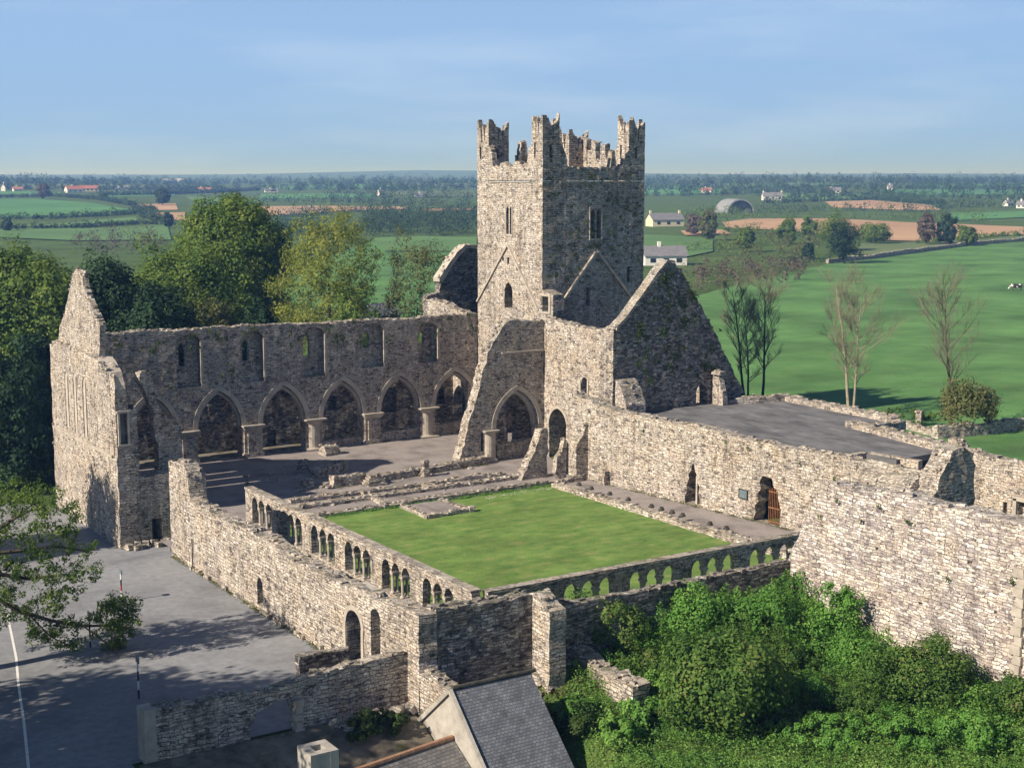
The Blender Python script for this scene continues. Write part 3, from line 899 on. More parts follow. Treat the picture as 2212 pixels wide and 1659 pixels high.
mb.box(((TX0 + TX1) / 2, (TY0 + TY1) / 2, 18.2), (TX1 - TX0 - 2.6, ws - 2.6, 0.3))
mb.box(((TX0 + TX1) / 2, (TY0 + TY1) / 2, 11.2), (TX1 - TX0 - 2.6, ws - 2.6, 0.4))
mb.build('tower_shaft', 'stone_tower', tw)
mb = MB()
for a, b, c, s in ((TX0 + 0.02, (106.1 + 113.0) / 2, 23.85, (0.2, 6.9, 0.1)), (76.5, TY0 + 0.02, 23.85, (7.6, 0.2, 0.1))):
    mb.box((a, b, c), s)
mb.build('string_course', 'ashlar', tw)
for y0, y1, z0, z1 in ((109.05, 110.15, 19.05, 21.8),):
    mb = MB()
    mb.box((TX0 - 0.01, (y0 + y1) / 2, z0), (0.16, 1.35, 0.16)); mb.box((TX0 + 0.25, (y0 + y1) / 2, (z0 + z1) / 2), (0.16, 0.12, z1 - z0 - 0.2))
    for y in (y0, y1):
        mb.box((TX0 - 0.01, y, (z0 + z1) / 2 + 0.1), (0.1, 0.14, z1 - z0 - 0.1))
    mb.build('window_frame', 'ashlar', tw)
mb = MB()
for x in (76.03, 77.35):
    mb.box((x, TY0 - 0.01, 20.1), (0.13, 0.12, 2.8))
mb.box((76.69, TY0 + 0.25, 20.0), (0.13, 0.2, 2.5)); mb.box((76.69, TY0 - 0.02, 18.72), (1.5, 0.16, 0.14)); mb.box((76.69, TY0 - 0.02, 21.56), (1.45, 0.12, 0.12))
mb.build('window_frame', 'ashlar', tw)
def slope_strip(mb, a, b, w, proud, n):
    """moulding between two points on a wall; n = outward unit normal"""
    a, b, n = Vector(a), Vector(b), Vector(n)
    d = (b - a).normalized(); up = n.cross(d).normalized()
    if up.z < 0: up = -up
    vs = []
    for p in (a, b):
        for q in (-0.02, proud):
            for k in (0, w):
                vs.append(p + n * q + up * k)
    mb.add(vs, [(0, 1, 3, 2), (4, 6, 7, 5), (2, 3, 7, 6), (0, 4, 5, 1), (1, 5, 7, 3), (0, 2, 6, 4)])
mb = MB()
slope_strip(mb, (TX0, 109.75, 18.05), (TX0, 115.05, 12.55), 0.16, 0.17, (-1, 0, 0))
slope_strip(mb, (TX0, 109.75, 18.05), (TX0, 104.75, 12.45), 0.16, 0.17, (-1, 0, 0))
slope_strip(mb, (76.77, TY0, 17.5), (72.0, TY0, 11.9), 0.22, 0.24, (0, -1, 0))
slope_strip(mb, (76.77, TY0, 17.5), (81.6, TY0, 12.3), 0.22, 0.24, (0, -1, 0))
mb.build('roof_scar', 'ashlar', tw)
# corner turrets: thin walls with tall slits and broken pinnacled tops
def turret_face(mb, p0, d, back, w, th, zb, zt, seed, mid=True):
    rr = random.Random(seed)
    def post(a, b, top):        # a stepped, broken merlon between a and b
        q = (b - a)
        return [(b, top - rr.uniform(0.5, 0.9)), (b - q * 0.18, top - rr.uniform(0.3, 0.5)), (b - q * 0.34, top - 0.1), (a + q * 0.40, top + rr.uniform(0.0, 0.35)), (a + q * 0.2, top - rr.uniform(0.2, 0.4)), (a, top - rr.uniform(0.5, 0.8))]
    o = [(0, zb), (w, zb), (w, zt + rr.uniform(0.3, 0.9)), (w - 0.16, zt + rr.uniform(0.2, 0.6)), (w - 0.38, zt - 0.05), (w - 0.60, zt - 0.35), (w - 0.64, zt - 1.1 - rr.uniform(0, 0.4))]
    if w > 1.6:
        o += [(w * 0.62, zt - 1.3)] + post(w * 0.40, w * 0.60, zt - 0.1) + [(w * 0.38, zt - 1.25)]
    o += [(0.66, zt - 1.1 - rr.uniform(0, 0.3)), (0.62, zt - 0.35), (0.38, zt - 0.05), (0.2, zt + rr.uniform(0.2, 0.7)), (0, zt + rr.uniform(0.4, 1.0))]
    hs = []
    if w > 1.2:
        hs.append(rect(w * 0.22, w * 0.22 + 0.26, zb + 2.0, zt - 1.9))
    wall(mb, p0, d, back, th, o, hs, grid=0.5, bump=0.02, rag=0.02, jit=0.02, step=0.4, caps=False)
def turret(x0, x1, y0, y1, zb, zt, seed):
    mb = MB()
    turret_face(mb, (x0, y1), S_, E_, y1 - y0, 0.42, zb, zt, seed)
    turret_face(mb, (x0 + 0.42, y0), E_, N_, x1 - x0 - 0.42, 0.42, zb, zt - 0.2, seed + 1)
    turret_face(mb, (x1, y0 + 0.42), N_, W_, y1 - y0 - 0.42, 0.42, zb, zt - 0.5, seed + 2)
    turret_face(mb, (x1 - 0.42, y1), W_, S_, x1 - x0 - 0.84, 0.42, zb, zt - 0.3, seed + 3)
    mb.build('corner_turret', 'stone_tower', tw)
turret(TX0, 73.1, 113.1, TY1, 23.95, 29.0, 11)
turret(TX0, 72.65, TY0, 105.95, 23.95, 29.2, 21)
turret(80.35, TX1, TY0, 105.9, 23.95, 29.1, 31)
turret(79.9, TX1, 113.0, TY1, 23.95, 28.3, 41)
mb = MB()   # west parapet, nearly level
wall(mb, (TX0, 113.1), S_, E_, 0.55, [(0, 23.98), (7.15, 23.98), (7.15, 27.1), (6.75, 26.9), (6.35, 25.5), (5.5, 25.35), (5.2, 25.7), (4.4, 25.65), (4.1, 25.3), (3.3, 25.25), (2.9, 25.6), (2.1, 25.6), (1.8, 25.2), (0.7, 25.25), (0.5, 26.5), (0, 27.2)], grid=0.5, bump=0.03)
mb.build('parapet', 'stone_tower', tw)
mb = MB()   # south parapet
wall(mb, (72.65, TY0), E_, N_, 0.55, [(0, 23.98), (7.7, 23.98), (7.7, 26.6), (7.3, 26.4), (7.1, 25.4), (6.3, 25.25), (6.1, 26.7), (5.75, 26.5), (5.6, 25.15), (4.2, 25.05), (2.0, 25.1), (0.9, 25.15), (0.7, 26.3), (0.3, 27.2), (0, 27.4)], grid=0.5, bump=0.03)
mb.build('parapet', 'stone_tower', tw)
mb = MB()   # east parapet: stepped merlons
wall(mb, (TX1, 105.9), N_, W_, 0.6, [(0, 23.98), (7.1, 23.98), (7.1, 28.1), (6.6, 27.9), (6.5, 26.9), (5.9, 26.8), (5.8, 27.8), (5.2, 27.6), (5.1, 26.0), (4.4, 25.9), (4.3, 27.2), (3.6, 27.4), (3.5, 26.2), (2.8, 25.3), (2.2, 25.4), (2.1, 26.9), (1.5, 27.1), (1.4, 26.0), (0.8, 25.9), (0.6, 27.2), (0, 27.5)], grid=0.5, bump=0.03)
mb.build('parapet', 'stone_tower', tw)
mb = MB()   # north parapet with one tall merlon left standing
wall(mb, (79.9, TY1), W_, S_, 0.6, [(0, 23.98), (6.8, 23.98), (6.8, 26.2), (6.4, 25.2), (4.9, 25.1), (4.8, 26.2), (4.6, 26.4), (4.5, 27.6), (3.9, 27.7), (3.7, 26.1), (3.3, 25.9), (2.9, 25.2), (2.1, 25.4), (2.0, 27.0), (1.5, 27.3), (1.3, 28.4), (0.8, 28.6), (0.6, 27.5), (0, 27.9)], grid=0.5, bump=0.03)
mb.build('parapet', 'stone_tower', tw)
mb = MB()   # small stair block with a dark doorway at the foot of the south-west corner
wall(mb, (TX0 - 0.06, TY0 + 0.25), S_, E_, 1.2, [(0, 11.7), (2.0, 11.7), (2.0, 14.05), (1.2, 14.2), (0.3, 14.4), (0, 14.4)], [rect(0.12, 1.35, 12.5, 13.85)], grid=0.5, bump=0.02, rag=0.03, caps=False)
mb.build('stair_doorway', 'stone_tower', tw)
mb = MB()
mb.box((TX0 - 0.07, TY0 - 1.26, 13.2), (0.12, 0.26, 1.7)); mb.box((TX0 - 0.08, TY0 - 0.5, 13.97), (0.14, 1.75, 0.2)); mb.box((TX0 - 0.08, TY0 - 0.5, 12.42), (0.16, 1.75, 0.16))
mb.build('door_frame', 'ashlar', tw)
# ------------------------------------------------------------------ nave north arcade wall
NY = 115.2
na = thing('nave_arcade_wall', 'long ruined nave wall of six pointed arches under a row of clerestory windows', 'wall', (52.5, NY, 0))
piers = [35.9, 41.8, 47.72, 53.65, 59.45, 65.35, 71.2]
half = [0.8, 0.8, 0.82, 0.72, 0.78, 0.66, 0.8]
X0 = 33.6
rel = lambda x: x - X0
holes = []
for i in range(6):
    a, b = piers[i] + half[i] + 0.12, piers[i + 1] - half[i + 1] - 0.12
    if i == 5: b = 70.55
    holes.append((a, b))
clere = [(41.05, 43.25, 6.6, 11.1), (46.8, 49.0, 6.65, 11.1), (52.5, 54.85, 6.65, 11.1), (58.5, 60.8, 7.05, 11.1), (64.4, 66.5, 7.1, 10.9)]
topline = [(37.6, 11.25), (33.5, 11.45), (30, 11.3), (26, 11.45), (21, 11.35), (17, 11.5), (13, 11.55), (8, 11.5), (4, 11.6), (0, 11.5)]
mb = MB()
arch_holes = [arch(rel(a), rel(b), 0.02, 2.85, 6.1, 8) for a, b in holes]
out = [(0, 0.02 - 0.5), (37.6, -0.5)] + topline
# south leaf with wide window recesses
wall(mb, (X0, NY), E_, N_, 0.75, out, arch_holes + [arch(rel(a), rel(b), c, d - 0.75, d, 5) for a, b, c, d in clere], grid=0.6, rag=0.09)
# north leaf with the narrow lights
wall(mb, (X0, NY + 0.752), E_, N_, 0.40, [(q[0], q[1] - 0.05 if q[1] > 3 else q[1]) for q in out], arch_holes + [arch(rel((a + b) / 2 - 0.62), rel((a + b) / 2 + 0.0), c + 1.75, d - 1.3, d - 0.75, 5) for a, b, c, d in clere], grid=0.8, rag=0.06)
mb.build('wall', 'stone', na)
for a, b in holes:
    mb = MB()
    arch_ring(mb, (X0, NY), E_, N_, rel(a), rel(b), 2.85, 6.1, 0.42, 0.07, 0.3)
    mb.build('arch_ring', 'ashlar', na)
    mb = MB()
    arch_ring(mb, (X0, NY + 0.3), E_, N_, rel(a) + 0.22, rel(b) - 0.22, 2.85, 5.75, 0.25, 0.0, 0.5)
    mb.build('inner_arch_ring', 'ashlar', na)
for i, x in enumerate(piers[:-1]):
    mb = MB()
    if i in (3, 5):
        mb.lathe((x, NY + 0.45, -0.3), [(1.0, 0), (1.0, 0.45), (0.85, 0.5), (0.74, 0.6), (0.72, 2.7)], 20, square=(0, 1))
    else:
        w = half[i] * 2
        mb.box((x, NY + 0.45, 0.05), (w + 0.3, 1.5, 0.7)); mb.box((x, NY + 0.45, 1.45), (w, 1.25, 2.3))
        mb.box((x, NY + 0.45, 1.5), (w * 0.62, 1.42, 2.35))
    p = mb.build('pier', 'ashlar' if i in (3, 5) else 'stone', na)
    mb = MB()
    mb.lathe((x, NY + 0.45, 2.38), [(0.74, 0), (0.8, 0.08), (0.98, 0.34), (1.02, 0.38), (1.02, 0.5)], 20, square=(3, 4) if i in (3, 5) else (0, 1, 2, 3, 4))
    mb.build('capital', 'ashlar', p)
for (a, b, c, d) in clere:
    mb = MB()
    mb.box((b + 0.03, NY - 0.03, (c + d) / 2 - 0.2), (0.2, 0.14, d - c - 1.0))
    mb.build('window_jamb', 'ashlar', na)
for a, b, h in ((54.4, 58.7, 0.75), (60.2, 64.7, 1.05), (66.0, 70.8, 1.25)):
    mb = MB()
    wall(mb, (a, NY + 0.25), E_, N_, 0.7, [(0, -0.3), (b - a, -0.3), (b - a, h), ((b - a) / 2, h - 0.12), (0, h - 0.15)], grid=0.6)
    mb.build('screen_wall', 'stone', na)
# north aisle wall seen through the arches
aw = MB()
AX = 33.6
wall(aw, (AX, 118.0), E_, N_, 0.9, [(0, -0.8), (36.2, -0.8), (36.2, 6.6), (28, 6.9), (18, 6.5), (9, 6.8), (0, 6.2)],
     [rect(50.3 - AX, 51.2 - AX, -0.7, 1.7), arch(62.1 - AX, 63.6 - AX, 2.2, 3.8, 4.6), arch(56.4 - AX, 57.3 - AX, 3.0, 3.9, 4.4), arch(68.0 - AX, 68.9 - AX, 2.5, 3.6, 4.1)], grid=0.7, rag=0.12, bump=0.03)
wall(aw, (AX, 118.905), E_, N_, 0.3, [(0, -0.8), (36.2, -0.8), (36.2, 6.2), (0, 6.0)], [rect(50.34 - AX, 50.55 - AX, -0.7, 1.7)], grid=1.2, caps=False)
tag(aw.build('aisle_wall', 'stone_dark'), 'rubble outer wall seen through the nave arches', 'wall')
mb = MB(); mb.box((52.0, 116.95, 0.0), (35.0, 1.5, 0.5)); 
tag(mb.build('aisle_ground', 'earth'), kind='structure')

# ------------------------------------------------------------------ west gable
gx_ = 30.4
ga = thing('west_gable', 'tall ruined west gable wall with a broken spike of masonry and three lancets', 'gable wall', (gx_, 106.3, -2.1))
yG = lambda y: 114.6 - y      # run from north to south
prof = [(98.15, -2.4), (98.4, 1.2), (98.6, 3.42), (98.97, 7.46), (99.21, 9.12), (99.94, 10.43), (102.1, 11.35)]
out = [(0, -2.4), (yG(98.15), -2.4)] + [(yG(y), z) for y, z in prof[1:]] + [(yG(112.7), 11.5), (yG(114.3), 11.0)]
lan = [(110.1, 5.0, 9.45), (107.85, 4.85, 9.6), (105.4, 4.85, 9.5)]
mb = MB()
wall(mb, (gx_, 114.6), S_, E_, 0.06, out, [arch(yG(y + 0.48), yG(y - 0.48), zb, zt - 0.6, zt, 4) for y, zb, zt in lan], rag=0.10, jit=0.14)
mb.build('wall', 'stone', ga)
mb = MB()
wall(mb, (gx_ + 0.065, 114.6), S_, E_, 1.1, out, [arch(yG(y - 0.06), yG(y - 0.34), zb + 0.1, zt - 0.6, zt - 0.15, 4) for y, zb, zt in lan], rag=0.10, jit=0.1)
mb.build('inner_wall', 'plaster', ga)
up = [(102.1, 11.3), (101.75, 12.6), (101.55, 13.7), (103.4, 14.75), (104.2, 15.4), (105.25, 16.4), (105.6, 17.3), (106.9, 17.5), (107.5, 17.2), (108.24, 16.6), (109.3, 15.3), (110.5, 13.8), (112.1, 12.7), (112.75, 11.45)]
mb = MB()
wall(mb, (gx_ + 0.22, 114.6), S_, E_, 0.45, [(yG(y), z) for y, z in reversed(up)], rag=0.12, jit=0.12)
mb.build('gable_spike', 'stone', ga)
mb = MB()
mb.box((gx_ - 0.04, 106.5, 4.55), (0.22, 15.2, 0.16)); 
mb.build('string_course', 'ashlar', ga)
# south return of the gable with a doorway and an upper window
sr = MB()
SX = 31.76
wall(sr, (SX, 98.16), E_, N_, 1.2, [(0, -2.5), (5.2, -2.5), (5.2, 2.6), (3.4, 3.0), (0.25, 3.05), (0.2, 7.8), (0, 8.2)], [rect(32.78 - SX, 33.5 - SX, -2.0, -0.15)], rag=0.1)
wall(sr, (gx_ + 0.02, 98.14), E_, N_, 1.1, [(0, -2.4), (1.33, -2.4), (1.33, 3.0), (1.40, 7.85), (0.9, 8.0), (0.75, 9.3), (0.3, 10.3), (0, 10.5)], [rect(0.22, 0.86, 5.5, 7.75)], rag=0.1)
for k in range(14):
    sr.box((random.uniform(30.4, 34.3), 97.6 + random.uniform(-0.3, 0.3), -2.0 + random.uniform(0, 0.25)), (random.uniform(0.3, 0.7), random.uniform(0.3, 0.6), 0.4), random.uniform(0, 3), 0.06)
sr.build('return_wall', 'stone', ga)
mb = MB()
mb.box((30.62, 98.1, 6.6), (0.14, 0.2, 2.3)); mb.box((31.3, 98.1, 6.6), (0.14, 0.2, 2.3)); mb.box((30.97, 98.1, 7.82), (0.95, 0.22, 0.16)); mb.box((30.97, 98.08, 5.44), (0.95, 0.26, 0.14))
mb.build('window_frame', 'ashlar', ga)
# hanging fragment of the south arcade, west respond
rs = MB()
wall(rs, (32.6, 100.2), E_, N_, 1.0, [(1.7, -0.5), (3.4, -0.5), (3.4, 5.8), (2.9, 6.7), (1.9, 6.9), (1.5, 8.0), (1.25, 9.6), (0.8, 10.25), (0.35, 10.2), (0.3, 9.6), (0.75, 8.7), (1.3, 7.0), (1.55, 4.0)], rag=0.12, jit=0.12)
tag(rs.build('arcade_fragment', 'stone'), 'ragged overhanging stump of masonry just inside the west gable', 'ruined wall')
# ------------------------------------------------------------------ south arcade fragment
sa = thing('arcade_fragment', 'broken end bay of an arcade with a pointed arch and round pier below the tower', 'ruined wall', (66.5, 102.0, 0))
mb = MB()
SX = 60.6
r_ = lambda x: x - SX
wall(mb, (SX, 102.0), E_, N_, 1.15, [(0.2, -0.3), (9.0, -0.3), (8.95, 11.9), (6.6, 12.0), (5.36, 12.1), (4.6, 11.5), (3.7, 10.3), (3.1, 9.0), (2.75, 8.2), (2.4, 7.1), (2.05, 5.6), (1.5, 4.3), (1.1, 2.9), (0.6, 1.4)],
     [arch(r_(64.55), r_(69.0), 0.02, 2.85, 6.05, 8), rect(r_(63.05), r_(63.35), 1.0, 2.7)], rag=0.12, jit=0.16)
mb.build('wall', 'stone', sa)
mb = MB(); arch_ring(mb, (SX, 102.0), E_, N_, r_(64.55), r_(69.0), 2.85, 6.05, 0.40, 0.06, 0.3); mb.build('arch_ring', 'ashlar', sa)
mb = MB(); arch_ring(mb, (SX, 102.35), E_, N_, r_(64.85), r_(68.7), 2.85, 5.7, 0.28, 0.0, 0.5); mb.build('inner_arch_ring', 'ashlar', sa)
mb = MB(); mb.lathe((64.0, 102.3, -0.1), [(0.85, 0), (0.85, 0.3), (0.66, 0.42), (0.62, 2.55)], 20); p = mb.build('pier', 'ashlar', sa, smooth=False)
mb = MB(); mb.lathe((64.0, 102.3, 2.4), [(0.60, 0), (0.66, 0.1), (0.74, 0.28), (0.74, 0.38)], 20, square=(2, 3)); mb.build('capital', 'ashlar', p)
mb = MB()
wall(mb, (65.75, 104.6), E_, N_, 1.2, [(0, -0.3), (1.55, -0.3), (1.55, 7.5), (0, 7.5)], grid=0.6, rag=0.05, caps=False)
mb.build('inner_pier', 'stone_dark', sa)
mb = MB()
wall(mb, (67.9, 105.6), E_, N_, 1.0, [(0, -0.3), (2.6, -0.3), (2.6, 8.5), (0, 8.5)], [arch(0.2, 1.3, 0.0, 2.6, 3.8)], grid=0.6, rag=0.05, caps=False)
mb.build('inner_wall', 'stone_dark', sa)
mb = MB(); mb.box((67.3, 101.95, 9.35), (4.3, 0.22, 0.14)); mb.build('string_course', 'ashlar', sa)
mb = MB(); wall(mb, (64.9, 102.3), E_, N_, 0.7, [(0, -0.2), (4.2, -0.2), (4.2, 1.5), (0, 1.35)], grid=0.6); mb.build('screen_wall', 'stone', sa)

# ------------------------------------------------------------------ south transept
st = thing('south_transept', 'roofless south transept with a steep dark gable beside the tower', 'ruined building', (75, 97, 0))
mb = MB()
VX = 69.6
yT = lambda y: 102.0 - y
wall(mb, (VX, 102.0), S_, E_, 1.0, [(0, -0.5), (yT(92.04), -0.5), (yT(92.04), 12.05), (7, 11.75), (4, 11.9), (0, 12.15)],
     [arch(yT(96.45), yT(95.55), 5.9, 7.1, 7.65, 5), arch(yT(101.2), yT(98.5), -0.3, 2.9, 4.45)], rag=0.09)
mb.build('wall', 'stone', st)
mb = MB(); arch_ring(mb, (VX, 102.0), S_, E_, yT(101.2), yT(98.5), 2.9, 4.45, 0.26, 0.06, 0.2); mb.build('arch_ring', 'ashlar', st)
mb = MB()
for y in (96.55, 95.45): mb.box((VX - 0.02, y, 6.6), (0.12, 0.18, 1.5))
mb.box((VX - 0.02, 96.0, 5.84), (0.14, 1.3, 0.13)); mb.build('window_frame', 'ashlar', st)
mb = MB()
wall(mb, (VX, 92.02), E_, N_, 1.0, [(0, 0), (15.2, 0), (15.2, 4.0), (14.8, 5.2), (13.2, 7.2), (12.0, 9.2), (10.9, 11.1), (9.6, 12.9), (8.4, 14.6), (7.2, 16.3), (6.4, 17.15), (5.6, 17.25), (4.6, 16.3), (2.8, 14.3), (1.2, 12.6), (0.3, 12.0), (0, 12.0)],
     [arch(8.9, 10.1, 5.0, 6.1, 6.75, 5), arch(2.0, 3.3, 5.0, 6.0, 6.7, 5), rect(6.6, 6.9, 8.3, 8.6)], rag=0.14, jit=0.14)
mb.build('gable', 'stone_dark', st)
mb = MB()
wall(mb, (VX + 0.02, 91.97), E_, N_, 1.08, [(0.05, 12.0), (0.35, 12.05), (1.2, 12.62), (2.8, 14.32), (4.6, 16.32), (5.6, 17.27), (6.3, 17.2), (6.3, 17.38), (5.5, 17.48), (4.5, 16.55), (2.7, 14.55), (1.1, 12.85), (0.3, 12.25), (0.05, 12.2)], rag=0.03, grid=0.5, caps=False)
mb.build('coping', 'stone', st)
mb = MB()
wall(mb, (84.6, 92.9), N_, W_, 1.0, [(0, 0), (11, 0), (11, 9), (4, 7.5), (0, 5.0)]); mb.build('east_wall', 'stone', st)
# lumps at the foot of the gable, on the terrace
mb = MB()
wall(mb, (80.15, 91.0), S_, E_, 0.55, [(-0.9, 4.9), (0.5, 4.9), (0.5, 5.7), (0.2, 6.4), (-0.1, 7.6), (-0.6, 8.0), (-0.9, 7.8)], grid=0.4)
mb.box((80.35, 91.3, 7.75), (0.9, 0.9, 0.25), 0.2, 0.05)
tag(mb.build('doorway_fragment', 'stone'), 'pale leaning jamb of a doorway at the foot of the dark gable', 'ruined wall')
mb = MB()
wall(mb, (69.75, 91.9), S_, E_, 2.0, [(0, 4.9), (1.6, 4.9), (1.5, 5.9), (0.9, 7.1), (0, 7.9)], grid=0.5, rag=0.12)
tag(mb.build('wall_stump', 'stone'), 'rough stump of masonry in the corner between transept wall and dark gable', 'ruined wall')

# ------------------------------------------------------------------ north transept
nt_ = thing('north_transept', 'roofless north transept with a sloping coping left of the tower', 'ruined building', (74, 119, 0))
mb = MB()
wall(mb, (69.8, 122.9), S_, E_, 1.0, [(0, -0.5), (7.7, -0.5), (7.7, 11.5), (5.0, 11.7), (3.3, 12.2), (0, 12.3)], [arch(4.9, 7.2, -0.3, 2.9, 4.4)], rag=0.1)
mb.build('wall', 'stone', nt_)
mb = MB()
wall(mb, (69.8, 122.9), E_, N_, 1.0, [(0, 0), (12, 0), (12, 12), (5.6, 17.25), (4.4, 17.3), (3.6, 16.6), (1.6, 14.0), (1.4, 12.9), (0, 12.6)], rag=0.1)
mb.build('gable', 'stone_dark', nt_)
mb = MB()
wall(mb, (69.8, 122.75), E_, N_, 1.25, [(1.3, 14.0), (1.7, 14.0), (3.6, 16.5), (4.5, 17.25), (5.8, 17.2), (5.8, 17.5), (4.3, 17.6), (3.3, 16.8), (1.3, 14.4)], rag=0.05, grid=0.5)
mb.build('coping', 'ashlar', nt_)
# ------------------------------------------------------------------ east range: cloister wall and flat terrace roof
EA, EB = Vector((66.6, 94.4)), Vector((69.75, 57.0))
ed = (EB - EA).normalized(); eb = (-ed.y, ed.x)
if eb[0] < 0: eb = (ed.y, -ed.x)
ed = (ed.x, ed.y)
er = thing('east_range', 'pale cloister east range wall with a flat grey terrace roof behind', 'ruined building', (68, 80, 0))
mb = MB()
jag = lambda s0, s1, z0, z1, n, sd: [(s0 + (random.Random(sd + k).uniform(-0.22, 0.22)) + (0), z0 + (z1 - z0) * k / n) for k in range(n + 1)]
dl = [(13.95, 0.05), (15.5, 0.05), (15.45, 0.7), (15.3, 1.0), (15.42, 1.5), (15.15, 1.9), (15.22, 2.25), (14.95, 2.6), (14.8, 3.15), (14.65, 3.15), (14.5, 2.6), (14.25, 2.3), (14.3, 1.9), (14.02, 1.4), (14.15, 1.0), (13.9, 0.6)]
dd_ = [(20.75, 0.0), (23.3, -0.1), (23.35, 1.2), (23.1, 1.9), (23.0, 2.4), (22.6, 2.8), (22.45, 3.35), (21.6, 3.4), (21.3, 2.9), (21.45, 2.4), (21.1, 2.0), (21.25, 1.5), (20.9, 1.1), (21.0, 0.6)]
etop = [(37.4, 3.0), (36.6, 4.6), (34.2, 5.0), (33.0, 5.55), (30.0, 5.75), (27, 5.8), (24, 5.7), (20.5, 5.75), (15, 6.05), (12, 5.9), (9.5, 5.95), (5.7, 6.05), (2.2, 6.5), (0.9, 6.9), (0, 6.8)]
wall(mb, tuple(EA), ed, eb, 1.1, [(0, -0.6), (37.4, -0.6)] + etop, [dl, dd_], rag=0.09, hjit=0.05)
mb.build('wall', 'stone', er)
def on_e(s, dep=0.0):
    return (EA.x + s * ed[0] + dep * eb[0], EA.y + s * ed[1] + dep * eb[1])
eang = math.atan2(ed[1], ed[0])
mb = MB()
p = on_e(14.72, 0.55); mb.box((p[0], p[1], 1.1), (0.16, 0.3, 2.2), eang); mb.build('mullion', 'ashlar', er)
mb = MB()
for k in range(7):
    p = on_e(21.95 + k * 0.16, 0.35); mb.tube([(p[0], p[1], 0.0), (p[0], p[1], 2.7 - abs(k - 3) * 0.08)], [0.03, 0.03], 6)
for z in (0.15, 1.15, 2.3):
    p = on_e(22.43, 0.35); mb.box((p[0], p[1], z), (1.05, 0.06, 0.09), eang)
tag(mb.build('iron_gate', 'rust'), 'rusty orange barred gate in the chapter house doorway', 'gate')
mb = MB()
p = on_e(19.85, -0.06); mb.box((p[0], p[1], 1.78), (0.75, 0.05, 0.62), eang)
sg = thing('notice_board', 'small dark notice board fixed to the cloister wall left of the barred gate', 'sign', (p[0], p[1], 1.47))
mb.build('board', 'sign', sg)
mb = MB()
for dz in (-0.32, 0.32): mb.box((p[0] - 0.02, p[1], 1.78 + dz), (0.84, 0.07, 0.05), eang)
for ds in (-0.39, 0.39): mb.box((p[0] - 0.02 + ds * ed[0], p[1] + ds * ed[1], 1.78), (0.05, 0.07, 0.66), eang)
mb.build('frame', 'iron', sg)
mb = MB()   # terrace roof slab
roof = [(68.3, 91.6), (82.6, 91.8), (83.2, 90.4), (86.9, 89.6), (86.0, 77.2), (81.3, 76.6), (79.7, 66.4), (74.3, 66.0), (74.2, 68.8), (70.4, 68.2)]
n = len(roof)
V, F, L = tri([roof], [])
vs = [(V[i, 0], V[i, 1], 5.02) for i in range(len(V))] + [(V[i, 0], V[i, 1], 4.6) for i in range(len(V))]
mb.add(vs, list(F) + [tuple(i + len(V) for i in f) for f in F] + [(L[0][i], L[0][(i + 1) % n], L[0][(i + 1) % n] + len(V), L[0][i] + len(V)) for i in range(n)])
mb.build('terrace_roof', 'slab', er)
def kerb(a, b, z0, z1, th, mat='stone'):
    a, b = Vector(a), Vector(b)
    d = (b - a); Ln = d.length; d /= Ln
    m = MB()
    wall(m, tuple(a), (d.x, d.y), (-d.y, d.x), th, [(0, z0), (Ln, z0), (Ln, z1), (Ln * 0.6, z1 + 0.08), (Ln * 0.3, z1 - 0.06), (0, z1)], grid=0.6, rag=0.09)
    m.build('parapet', mat, er)
kerb((83.9, 91.4), (84.0, 90.0), 0, 5.5, 0.7)
kerb((80.6, 91.0), (83.8, 89.9), 4.9, 5.45, 0.6)
kerb((83.7, 89.9), (87.0, 89.4), 0, 5.5, 0.6)
kerb((87.2, 89.8), (86.3, 76.6), 0, 5.45, -0.8)
kerb((86.4, 76.7), (81.6, 76.2), 0, 5.2, 0.7)
kerb((82.0, 77.3), (80.0, 66.2), 0, 5.5, -0.8)
# sunken corner at the south-west end of the terrace, with lit retaining walls
def retain(a, b, z0, z1, mat='stone'):
    a, b = Vector(a), Vector(b); d = b - a; Ln = d.length; d /= Ln
    m = MB(); wall(m, tuple(a), (d.x, d.y), (-d.y, d.x), 0.5, [(0, z0), (Ln, z0), (Ln, z1), (0, z1)], grid=0.6, rag=0.03, caps=False); m.build('retaining_wall', mat, er)
retain((70.3, 68.1), (74.3, 68.7), 3.4, 5.12)
retain((74.35, 68.7), (74.9, 64.6), 3.4, 5.12)
mb = MB(); mb.add([(69.4, 68.6, 4.0), (69.9, 62.5, 4.0), (74.6, 62.5, 4.0), (74.8, 65.0, 4.0), (74.3, 68.9, 4.0)], [(0, 1, 2, 3, 4)]); mb.build('sunken_floor', 'slab', er)
mb = MB()   # broken south end, with a raw dark end face
wall(mb, (67.0, 58.9), E_, N_, 4.6, [(-0.6, 0), (3.4, 0), (3.3, 4.4), (2.6, 5.9), (1.7, 6.1), (0.8, 5.3), (-0.6, 4.6)], rag=0.16, jit=0.15, bump=0.06)
wall(mb, (67.3, 57.4), E_, N_, 1.45, [(-0.9, 0), (4.75, 0), (4.7, 3.4), (4.45, 5.6), (4.3, 7.2), (3.4, 7.65), (2.3, 7.5), (1.6, 6.4), (1.1, 5.2), (0.4, 4.5), (-0.9, 4.2)], rag=0.16, jit=0.2, bump=0.07)
tag(mb.build('wall_stump', 'stone'), 'tall broken lump of masonry with a raw dark end, south of the terrace roof', 'ruined wall')
fw = thing('boundary_wall', 'lit ruined wall with a framed opening at the far right edge', 'wall', (79.4, 58, 0))
mb = MB()
